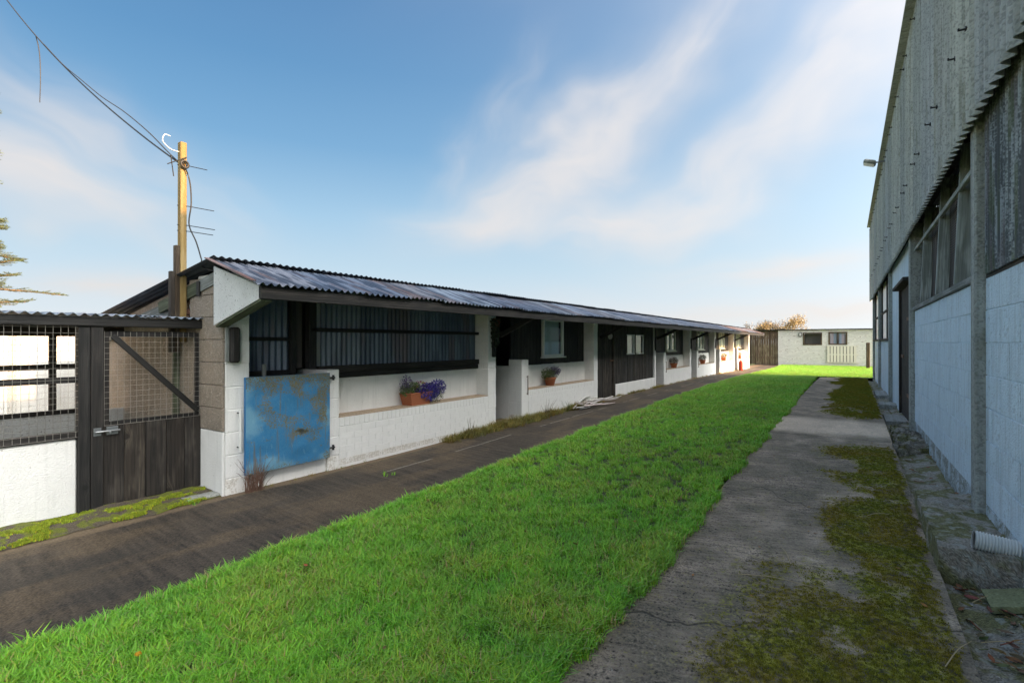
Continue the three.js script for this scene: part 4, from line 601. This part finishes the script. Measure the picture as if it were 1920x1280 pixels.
// ---------------------------------------------------------------- timber post with wires on the gable
{
  const p = thing('cable_post', 'tall yellow timber post with cut wires on the stable gable', 'post'), X = -5.80, D = 2.52;
  part('upright', B(X - .034, X + .034, 1.5, 3.575, D - .03, D + .03, .004), M.pole, p); part('splint', B(X - .03, X + .03, 1.4, 2.50, D - .073, D - .033, .004), M.fence[1], p); part('splint', B(X - .03, X + .025, 1.4, 2.23, D - .118, D - .077, .004), M.brown[2], p);
  const wz = [[2.72, .28], [2.92, .27], [2.66, .26], [3.34, .2]]; for (const [y, l] of wz) part('nail', tube([V(X - .02, y, D - .04), V(X + .05, y - .005, D + .04), V(X + .10, y - .012, D + l)], .004, .004, 4), M.blackSteel, p);
  part('nail', tube([V(X - .05, 3.22, D - .06), V(X - .02, 3.42, D - .1)], .005), M.blackSteel, p); part('nail', tube([V(X + .05, 3.3, D - .16), V(X + .05, 3.42, D + .02)], .005), M.blackSteel, p);
  part('hook', tube([V(X, 3.47, D - .03), V(X + .02, 3.47, D - .12), V(X + .02, 3.53, D - .19), V(X + .02, 3.6, D - .17), V(X + .02, 3.6, D - .12)], .005, .004, 6, 20), M.pvc, p);
  part('insulator', new THREE.TorusGeometry(.035, .012, 6, 12).rotateY(Math.PI / 2).translate(X + .055, 3.34, -D), M.blackSteel, p);
  part('cable', tube([V(X + .055, 3.36, D - .02), V(X + .06, 3.2, D + .04), V(X + .06, 2.95, D + .06), V(X + .06, 2.72, D + .04), V(X + .10, 2.55, D + .09), V(X + .14, 2.38, D + .12), V(X + .3, 2.33, D + .05), V(X + .36, 2.27, D + .02), V(X + .6, 2.2, D + .03), V(X + .9, 2.18, D + .05)], .007, .007, 5, 50), M.blackSteel, p);
  settle(p, X, 1.4, D);
  const A = V(X, 3.34, D), E = V(-15.6, 10.2, 2.5), sag = (t, k) => new THREE.Vector3().lerpVectors(A, E, t).add(new THREE.Vector3(0, -k * 4 * t * (1 - t), 0));
  single('overhead_cable', [tube([0, .05, .1, .2, .3, .42, .55, .7, .85, 1].map((t) => sag(t, .42)), .009, .009, 5, 60), tube([0, .03, .08, .15, .22, .3, .36, .45].map((t, i) => sag(t, .42).add(V([0, 0, .02, .02, .01, .02, 0, 0][i], [.0, .03, .08, .10, .06, .03, .01, .01][i], 0))), .006, .006, 5, 50), tube([sag(.49, .42), sag(.495, .42).add(V(.14, -.3, .02)), sag(.495, .42).add(V(.2, -.75, .02)), sag(.495, .42).add(V(.17, -1.1, .02))], .008, .006, 5, 16)], M.blackSteel, A.clone(), 'sagging black overhead cable tied to the yellow timber post', 'cable');
  const up = thing('utility_pole', 'tall round utility pole carrying the black overhead cable', 'pole'); part('pole_shaft', tube([V(-15.6, -.1, 2.35), V(-15.6, 10.5, 2.35)], .14, .10, 10), M.brown[2], up); part('crossarm', B(-16.1, -15.1, 10.2, 10.3, 2.2, 2.3, .01, true), M.brown[0], up); settle(up, -15.6, 0, 2.35);
}

// ---------------------------------------------------------------- trees
function leafy(n, fn, size, seed, w = .5) { const r = rng(seed), P = [], C = [], I = []; for (let k = 0; k < n; k++) { const [c, s = 1, col] = fn(r), a = new THREE.Vector3(r() - .5, r() - .5, r() - .5).normalize(), b = new THREE.Vector3(r() - .5, r() - .5, r() - .5).cross(a).normalize(), L = size * s * (.6 + .7 * r()), i = P.length / 3, q = [c.clone().addScaledVector(a, -L / 2), c.clone().addScaledVector(b, L * w / 2), c.clone().addScaledVector(a, L / 2), c.clone().addScaledVector(b, -L * w / 2)]; for (const v of q) { P.push(v.x, v.y, v.z); C.push(...col); } I.push(i, i + 1, i + 2, i, i + 2, i + 3); } const g = new THREE.BufferGeometry(); g.setAttribute('position', new THREE.Float32BufferAttribute(P, 3)); g.setAttribute('color', new THREE.Float32BufferAttribute(C, 3)); g.setIndex(I); g.computeVertexNormals(); return g; }
const leafMat = (r, g, b) => new THREE.MeshPhysicalMaterial({ color: rgb(r, g, b), vertexColors: true, roughness: .7, transmission: .3, thickness: 0, side: THREE.DoubleSide });
function broadTree(X, D, h, spread, seed, leaves, label) {
  const t = thing('bare_tree', label, 'tree', 'trees beyond the outbuilding'), r = rng(seed), limbs = [], tips = [];
  const grow = (p, dir, len, rad, depth) => { const q = p.clone().addScaledVector(dir, len); limbs.push(tube([p, p.clone().lerp(q, .5).add(new THREE.Vector3((r() - .5) * len * .12, 0, (r() - .5) * len * .12)), q], rad, rad * .62, depth > 3 ? 4 : 6)); if (depth >= 6) { tips.push(q); return; } if (depth > 3) tips.push(q, p.clone().lerp(q, .5)); const n = depth < 2 ? 4 : 3; for (let k = 0; k < n; k++) { const d = dir.clone().applyAxisAngle(new THREE.Vector3(r() - .5, r() * .2, r() - .5).normalize(), .35 + r() * .5); d.y += .06; d.x *= spread; d.z *= spread; grow(q, d.normalize(), len * (.62 + r() * .2), rad * .6, depth + 1); } };
  grow(V(X, -.1, D), new THREE.Vector3(0, 1, 0), h * .26, h * .035, 0);
  part('trunk', limbs.slice(0, 1), M.bark, t); part('limbs', limbs.slice(1), M.bark, t);
  part('crown', leafy(leaves, (q) => { const c = tips[Math.floor(q() * tips.length)], v = .6 + q() * .8; return [c.clone().add(new THREE.Vector3((q() - .5) * .7, (q() - .5) * .5, (q() - .5) * .7)), 1, [v * 1.0, v * .95, v * .9]]; }, .15, seed + 1), leafMat(.36, .27, .12), t); settle(t, X, 0, D);
}
broadTree(-7.0, 68, 6.3, 1.5, 404, 4200, 'rounded golden brown tree rising behind the outbuilding roof'); broadTree(-9.9, 70, 5.6, 1.4, 410, 500, 'nearly bare smaller tree left of the golden tree');
{ // conifer beside the kennel: only its outer boughs reach into view
  const t = thing('conifer_tree', 'larch-like conifer with sunlit boughs reaching past the kennel roof', 'tree'), r = rng(61), T = V(-17.3, 0, 2.9), wood = [], nd = [];
  for (let k = 0; k < 46; k++) { const y = .8 + k * .15 + r() * .1, a = k < 20 && k % 2 === 0 ? -.05 + (r() - .5) * .7 : r() * 6.28, L = (y < 2.75 ? 2.5 : y < 3.4 ? 1.8 : Math.max(.4, 1.3 - (y - 3.4) * .35)) * (.75 + r() * .25), up = -.02 + r() * .22, d = new THREE.Vector3(Math.cos(a), up, Math.sin(a)), p0 = T.clone().setY(y), pts = [0, .35, .7, 1].map((s) => p0.clone().addScaledVector(d, L * s).add(new THREE.Vector3(0, -.25 * s * s * L * .3, 0))); wood.push(tube(pts, .028, .006, 5, 8));
    for (let q = 0; q < 26; q++) { const s = .18 + .82 * q / 26, b = p0.clone().addScaledVector(d, L * s).add(new THREE.Vector3(0, -.25 * s * s * L * .3, 0)), sd = new THREE.Vector3(-Math.sin(a), .15 - r() * .5, Math.cos(a)).multiplyScalar(q % 2 ? 1 : -1).addScaledVector(d, .9).normalize(), l2 = .42 * (1.1 - s) + .10 + r() * .08, e = b.clone().addScaledVector(sd, l2); wood.push(tube([b, e], .005, .002, 3)); for (let n = 0; n < 14; n++) nd.push([b.clone().lerp(e, (n + r()) / 14), sd]); } }
  part('trunk', tube([T.clone().setY(-.1), T.clone().setY(9)], .17, .03, 9), M.bark, t); part('boughs', wood, plain(.22, .13, .06), t);
  { const P = [], C = [], I = []; for (const [c, sd] of nd) for (let k = 0; k < 3; k++) { const a = new THREE.Vector3(r() - .5, r() - .2, r() - .5).normalize().multiplyScalar(.8).add(sd).normalize().multiplyScalar(.045 + r() * .02), b = new THREE.Vector3(r() - .5, r() - .5, r() - .5).cross(a).normalize().multiplyScalar(.005), i = P.length / 3, v = .6 + r() * .8; for (const q of [c.clone().sub(b), c.clone().add(b), c.clone().add(a)]) { P.push(q.x, q.y, q.z); C.push(v, v, v); } I.push(i, i + 1, i + 2); } const g = new THREE.BufferGeometry(); g.setAttribute('position', new THREE.Float32BufferAttribute(P, 3)); g.setAttribute('color', new THREE.Float32BufferAttribute(C, 3)); g.setIndex(I); g.computeVertexNormals(); part('needles', g, leafMat(.09, .12, .035), t); }
  settle(t, T.x, 0, 2.9);
}

// ---------------------------------------------------------------- plants and small things on the yard
function pot(kind, X, y, D, label, grp, flowers) {
  const t = thing(kind === 'box' ? 'window_box' : 'flower_pot', label, kind === 'box' ? 'planter' : 'pot', grp), r = rng(Math.round(D * 97));
  if (kind === 'box') { const g = new THREE.CylinderGeometry(1, .82, .165, 4, 1, true, Math.PI / 4).toNonIndexed(); g.computeVertexNormals(); g.scale(.115 / .707, 1, .22 / .707).translate(X, y + .0825, -D); part('trough', [g, B(X - .12, X + .12, y + .155, y + .172, D - .225, D + .225, .004), B(X - .09, X + .09, y + .001, y + .01, D - .18, D + .18)], M.terracotta, t); }
  else { part('pot', new THREE.LatheGeometry([[0, 0], [.085, 0], [.118, .13], [.128, .13], [.13, .165], [.115, .165], [.108, .14], [0, .14]].map(([a, b]) => new THREE.Vector2(a, b)), 18).translate(X, y, -D), M.terracotta, t); }
  for (const [name, n, c, rad, size, cols, w] of flowers) part(name, leafy(n, (q) => { let a, b, e; do { a = q() * 2 - 1; b = q() * 2 - 1; e = q() * 2 - 1; } while (a * a + b * b + e * e > 1); const v = .7 + q() * .6, col = cols[Math.floor(q() * cols.length)]; return [new THREE.Vector3(X + c[0] + a * rad[0], y + c[1] + b * rad[1], -(D + c[2]) + e * rad[2]), 1, [col[0] * v, col[1] * v, col[2] * v]]; }, size, Math.round(D * 31) + n, w), leafMat(1, 1, 1), t);
  settle(t, X, y, D); return t;
}
const GRN = [[.06, .12, .025], [.10, .17, .03], [.12, .13, .05]], LOB = [[.06, .045, .34], [.10, .06, .42], [.05, .05, .25]], LAV = [[.17, .12, .26], [.10, .08, .16]];
pot('box', -5.22, .617, 5.35, 'rectangular terracotta planter spilling violet blue lobelia on the ledge', 'planters on the ledges', [['leaves', 900, [0, .21, -.1], [.11, .12, .2], .035, GRN, .4], ['blossom', 1500, [.06, .16, .16], [.11, .14, .24], .024, LOB, .9], ['blossom', 600, [.05, .22, .40], [.10, .12, .16], .024, LOB, .9], ['blossom', 260, [0, .30, -.2], [.08, .13, .10], .022, LAV, .9], ['blossom', 130, [0, .27, .1], [.09, .06, .14], .028, [[.6, .6, .5], [.45, .42, .1], [.4, .03, .08]], .9], ['stems', 500, [.05, .12, .3], [.1, .14, .22], .05, [[.08, .12, .03]], .15]]);
pot('round', -5.22, .617, 9.25, 'round terracotta pot with lavender flowers under the white window', 'planters on the ledges', [['leaves', 600, [0, .24, -.1], [.13, .13, .17], .05, GRN, .22], ['blossom', 380, [0, .29, .22], [.1, .1, .17], .03, LAV, .8], ['stems', 300, [0, .24, .12], [.1, .12, .2], .06, [[.1, .12, .06]], .15]]);
[[18.0, 'first small pot of drab plants beyond the plank door'], [22.1, 'second small pot of drab plants, in the last shaded bay'], [26.3, 'sunlit terracotta pot with orange leaved plant on a white ledge'], [30.4, 'small sunlit pot above the red gas bottle']].forEach(([D, label], i) => pot('round', -5.21, .617, D, label, 'planters on the ledges', [['leaves', 420, [0, .25, 0], [.15, .12, .26], .055, i > 1 ? [[.24, .13, .03], [.12, .12, .03]] : [[.05, .06, .03], [.07, .06, .05]], .25], ['stems', 200, [0, .26, 0], [.14, .14, .26], .07, [[.1, .08, .05]], .12]]));
{ // red gas bottle by the last ledge
  const g = thing('gas_bottle', 'red gas bottle standing on the path by the sunlit stable front', 'gas bottle'), D = 29.3, X = -4.95, y = gy(D); part('cylinder', new THREE.LatheGeometry([[0, 0], [.10, 0], [.105, .02], [.105, .42], [.09, .48], [.04, .51], [.035, .54], [0, .54]].map(([a, b]) => new THREE.Vector2(a, b)), 16).translate(X, y, -D), M.redGas, g); part('valve', [tube([V(X, y + .53, D), V(X, y + .62, D)], .022), tube([V(X - .05, y + .60, D), V(X + .05, y + .60, D)], .014)], M.steel, g); settle(g, X, y, D);
}
{ // ivy garland and small boxes on the pier beside the open stable door
  const t = thing('hanging_garland', 'dark hanging garland of dried leaves on the white pier', 'garland'), X = XF + .05, D = 7.08; part('leaves', leafy(900, (q) => { const s = q(), w = .10 * (1 - s * .55), v = .6 + q() * .8, red = q() < .25 && s < .35; return [new THREE.Vector3(X + (q() - .5) * .10, 1.90 - s * .48, -D + (q() - .5) * 2 * w), 1, red ? [.20 * v, .06 * v, .035 * v] : [.03 * v, .05 * v, .025 * v]]; }, .05, 9, .6), leafMat(1, 1, 1), t); part('stem', tube([V(X, 1.92, D), V(X - .02, 1.7, D), V(X - .02, 1.42, D)], .012), M.bark, t); part('hanger', B(XF + .003, XF + .045, 1.30, 1.45, D - .03, D + .04, .01), M.black[1], t); settle(t, X, 1.3, D);
  [[1.60, 'upper small white switch box on the pier by the open doorway'], [1.49, 'lower small white switch box on the pier by the open doorway']].forEach(([y, label]) => { const b = thing('switch_box', label, 'switch', 'switch boxes'); part('case', B(XF + .003, XF + .045, y, y + .085, 7.10, 7.165, .006), M.white, b); part('face', B(XF + .0455, XF + .049, y + .02, y + .065, 7.115, 7.15, .002), plain(.35, .4, .33), b); settle(b, XF, y, 7.13); });
  [[12.05, 1.66, 'jar shaped wall lamp above the plank door'], [16.05, 1.62, 'jar shaped wall lamp in the doorway past the plank door'], [20.3, 1.62, 'jar shaped wall lamp in the doorway of the last shaded bay']].forEach(([D, y, label], i) => { const l = thing('wall_lamp', label, 'lamp', 'wall lamps'), X = i ? XR - .0 : XF - .03; part('jar', new THREE.SphereGeometry(.055, 12, 8).scale(1, 1.5, 1).translate(X + .07, y, -D), M.milk, l); part('cap', tube([V(X + .07, y + .06, D), V(X + .07, y + .12, D)], .045, .03, 8), M.white, l); part('bracket', tube([V(X - .02, y + .11, D), V(X + .07, y + .11, D)], .012), M.blackSteel, l); settle(l, X, y - .1, D); });
}
{ // heap of pale sticks against the wall
  const r = rng(14); for (let k = 0; k < 13; k++) { const D = 9.7 + r() * .5, L = .9 + r() * .8, X = -5.0 + r() * .3, y = gy(D) + .02 + (k / 13) * .17, a = (r() - .5) * 1.1, p = [0, .33, .66, 1].map((s) => V(X + Math.sin(a) * L * s * .5 + (r() - .5) * .04, y + (r() - .35) * .06, D + L * s * Math.cos(a))); single('pale_branch', tube(p, .013 + r() * .010, .006, 6, 10), plain(.58 + r() * .12, .58, .55), p[0].clone(), 'bleached white branch in the heap beside the plank door', 'branch', 'white branches heaped against the stable'); }
}
{ // weeds along the foot of the stable, dead stems by the blue door, litter on the right
  const r = rng(91), w = [], weedGeo = tuftGeo(55, 14, .10, .045, 1.0); const wm = new THREE.MeshPhysicalMaterial({ color: rgb(.26, .25, .05), vertexColors: true, roughness: .7, transmission: .2, thickness: 0, side: THREE.DoubleSide });
  const strip = (D0, D1, n, wid, s) => { for (let k = 0; k < n; k++) { const D = lerp(D0, D1, r()), X = XF + .02 + r() * r() * wid, f = fbm(D * 2, 3, 3); if (f < .36) continue; const v = .6 + r() * .8; w.push([X, gy(D) - .003, D, s * (.5 + r() * .8) * (.6 + f), r() * 6.28, [v * (.8 + r() * .6), v, v], (r() - .5) * .5, (r() - .5) * .5]); } };
  strip(4.9, 7.2, 420, .26, 1.0); strip(7.2, 8.5, 300, .34, 1.0); strip(8.5, 11.4, 420, .22, 1.0); strip(11.3, 16.2, 300, .16, .7); strip(16.2, 30, 200, .08, .6); strip(2.7, 4.9, 40, .06, .4);
  scatter('weeds', weedGeo, wm, w, 'yellow green weeds along the foot of the white stable front', 'weeds');
  const dry = (name, X, D, n, h, spread, label, c) => { const g = []; for (let k = 0; k < n; k++) { const a = r() * 6.28, d = spread * r(), p = V(X + (r() - .5) * .06, gy(D) - .01, D + (r() - .5) * spread * .9), hh = h * (.4 + .6 * r()); g.push(tube([p, p.clone().add(new THREE.Vector3(Math.cos(a) * d * .3 + .02, hh * .55, Math.sin(a) * d * .3)), p.clone().add(new THREE.Vector3(Math.cos(a) * d * .8 + .04, hh, Math.sin(a) * d))], .0035, .0012, 3)); } return single(name, g, plain(...c), V(X, gy(D), D), label, 'plant', 'dry plants'); };
  dry('dead_weed', XF + .07, 2.86, 80, .36, .2, 'dead brown weed at the foot of the blue half door', [.24, .14, .10]); dry('dry_stem', XF + .12, 6.3, 16, .34, .2, 'tall dry seed stems below the flower planter', [.16, .13, .06]); dry('dry_stem', XF + .10, 8.75, 18, .36, .2, 'tall dry stems in front of the second ledge', [.17, .11, .07]); dry('leafy_weed', XF + .12, 9.6, 24, .24, .2, 'green leggy weed beside the pale branches', [.07, .11, .03]);
  const tg = (X, D, n, label) => { const l = []; for (let k = 0; k < n; k++) l.push([X + (r() - .5) * .14, gy(D), D + (r() - .5) * .12, .6 + r() * .4, r() * 6.28, [1.1, 1.2, 1], (r() - .5) * .9, (r() - .5) * .9]); scatter('grass', tuftGeo(5, 10, .06, .02, 1.2), bladeMat, l, label, 'grass'); };
  tg(-4.38, 4.05, 7, 'small grass tuft growing from the path joint'); tg(-5.12, 2.35, 9, 'bright green sprout at the kennel step');
  // pads, pipe and stones along the barn wall
  const lump = (name, X0, X1, D0, D1, y0, y1, label, cat, m = M.rubble, rough = .05, seed = 1) => { const c = [(X0 + X1) / 2, (y0 + y1) / 2, -(D0 + D1) / 2], g = new THREE.BoxGeometry(X1 - X0, y1 - y0, D1 - D0, 26, 10, 60), p = g.attributes.position, u = g.attributes.uv; for (let i = 0; i < p.count; i++) { const x = p.getX(i), y = p.getY(i), z = p.getZ(i), n = (fbm(x * 7 + seed * 7 + y * 5, z * 7 + y * 4, 5) - .5) + (noise(x * 34 + 3, z * 34 + y * 20) - .5) * .3, n2 = (fbm(z * 6 + seed * 3, x * 6 + y * 6 + 9, 5) - .5) + (noise(z * 30, y * 30 + x * 20) - .5) * .3; p.setXYZ(i, x + n2 * rough, y + n * rough * (y > 0 ? 1.4 : .3), z + n * rough * 1.5); u.setXY(i, x + y * .6, z + y * .6); } g.computeVertexNormals(); g.translate(...c); return single(name, g, m, V((X0 + X1) / 2, y0, (D0 + D1) / 2), label, cat, 'footings along the barn'); };
  lump('concrete_footing', .46, .98, 4.35, 5.95, -.14, .17, 'mossy concrete footing around the nearest barn post', 'footing', M.rubble, .035, 2); lump('concrete_footing', .50, .92, 8.6, 10.6, -.1, .12, 'crumbling footing below the second barn post', 'footing', M.rubble, .13, 5); lump('door_step', .50, .88, 11.6, 12.7, -.1, .07, 'worn stone step under the barn door', 'step', M.concrete, .02, 6); lump('stone_slab', .48, .85, 13.9, 14.5, -.08, .14, 'stone slab lying past the barn door', 'stone', M.concrete, .03, 8); lump('stone_slab', .50, .84, 16.5, 18.2, -.08, .12, 'far stone slab along the barn foot', 'stone', M.concrete, .03, 9);
  const gs = lump('flat_stone', .66, .86, 3.96, 4.22, -.05, -.012, 'greenish flat stone leaning under the white pipe', 'stone', mat(txRender, .003, { color: rgb(.75, .95, .6) }), .012, 11); gs.rotation.z = .28; gs.position.y += .03;
  const pp = thing('drain_pipe', 'white ribbed drain pipe sticking out of the barn wall', 'pipe'), Dp = 4.42, rp = []; for (let k = 0; k <= 68; k++) rp.push(new THREE.Vector2(.056 + .006 * Math.cos(k * Math.PI / 2), k / 68 * .26)); const pg = new THREE.LatheGeometry(rp, 20), pi = new THREE.LatheGeometry(rp.map((v) => new THREE.Vector2(v.x - .008, v.y)), 20); pg.rotateZ(Math.PI / 2 - .12).translate(bx(Dp) + .04, .195, -Dp); pi.rotateZ(Math.PI / 2 - .12).translate(bx(Dp) + .04, .195, -Dp); part('ribbed_pipe', pg, M.pvc, pp); part('pipe_bore', pi, plain(.2, .2, .19), pp); settle(pp, bx(Dp), .14, Dp);
  const leafG = grid(4, 3, (s, t) => { const w = Math.sin(t * Math.PI) * .5 + .02; return [(s - .5) * .055 * w, .003 * Math.sin(s * 6) + .006 * t * t + .008 * Math.abs(s - .5), (t - .5) * .055]; }), ll = [];
  for (let k = 0; k < 240; k++) { const near = k < 90, D = near ? 2.9 + r() * 1.4 : 3 + r() * 11, X = .52 + r() * .34; ll.push([X, gutY(X, D) + .008 + r() * .02, D, .6 + r() * .7, r() * 6.28, [.6 + r() * .9, .6 + r() * .8, .6 + r() * .6], (r() - .5) * .9, (r() - .5) * .9]); }
  for (let k = 0; k < 26; k++) { const D = 2.2 + r() * 8, X = -.95 + r() * 1.35; ll.push([X, slabY(X, D) + .006, D, .3 + r() * .4, r() * 6.28, [1.2 + r(), 1.1 + r() * .8, 1], (r() - .5) * .5, (r() - .5) * .5]); }
  for (let k = 0; k < 34; k++) { const D = 1.2 + r() * 12, X = lerp(lawnL(D), lawnR(D), r()); ll.push([X, lawnY(X, D) + .045, D, .5 + r() * .5, r() * 6.28, [.8 + r(), .8 + r() * .8, .7], (r() - .5) * 1.2, (r() - .5) * 1.2]); }
  scatter('fallen_leaves', leafG, plain(.20, .12, .065, { roughness: .9 }), ll, 'brown fallen leaves littering the drain channel and the lawn', 'leaves');
  const tw = [[.35, 3.05, .35, .4], [.55, 3.55, .25, 1.2], [-.35, 3.9, .3, -.3], [.02, 6.1, .25, .2], [.58, 4.0, .3, .7], [-.62, 3.55, .42, 1.45], [.1, 5.3, .2, .9]]; tw.forEach(([X, D, L, a], i) => { const y = X > .46 ? gutY(X, D) + .03 : slabY(X, D) + .008, p = [V(X, y, D), V(X + Math.sin(a) * L * .5, y + .012, D + Math.cos(a) * L * .5 + .02), V(X + Math.sin(a) * L, y + .004, D + Math.cos(a) * L)]; single('straw_stalk', tube(p, .003, .002, 4, 8), plain(.42, .33, .19), p[0].clone(), 'pale dry stalk lying on the mossy concrete path', 'stalk', 'stalks on the path'); });
  const dn = thing('dandelion', 'single yellow dandelion in the near lawn corner', 'flower'), dX = -2.62, dD = .96; part('stem', tube([V(dX, lawnY(dX, dD), dD), V(dX + .01, lawnY(dX, dD) + .085, dD)], .002), plain(.1, .16, .04), dn); part('flower_head', leafy(60, (q) => [V(dX + .01 + (q() - .5) * .018, lawnY(dX, dD) + .09 + q() * .008, dD + (q() - .5) * .018), 1, [1, .8, .8]], .014, 3), leafMat(.75, .5, .01), dn); settle(dn, dX, lawnY(dX, dD), dD);
}

renderer.render(scene, camera);
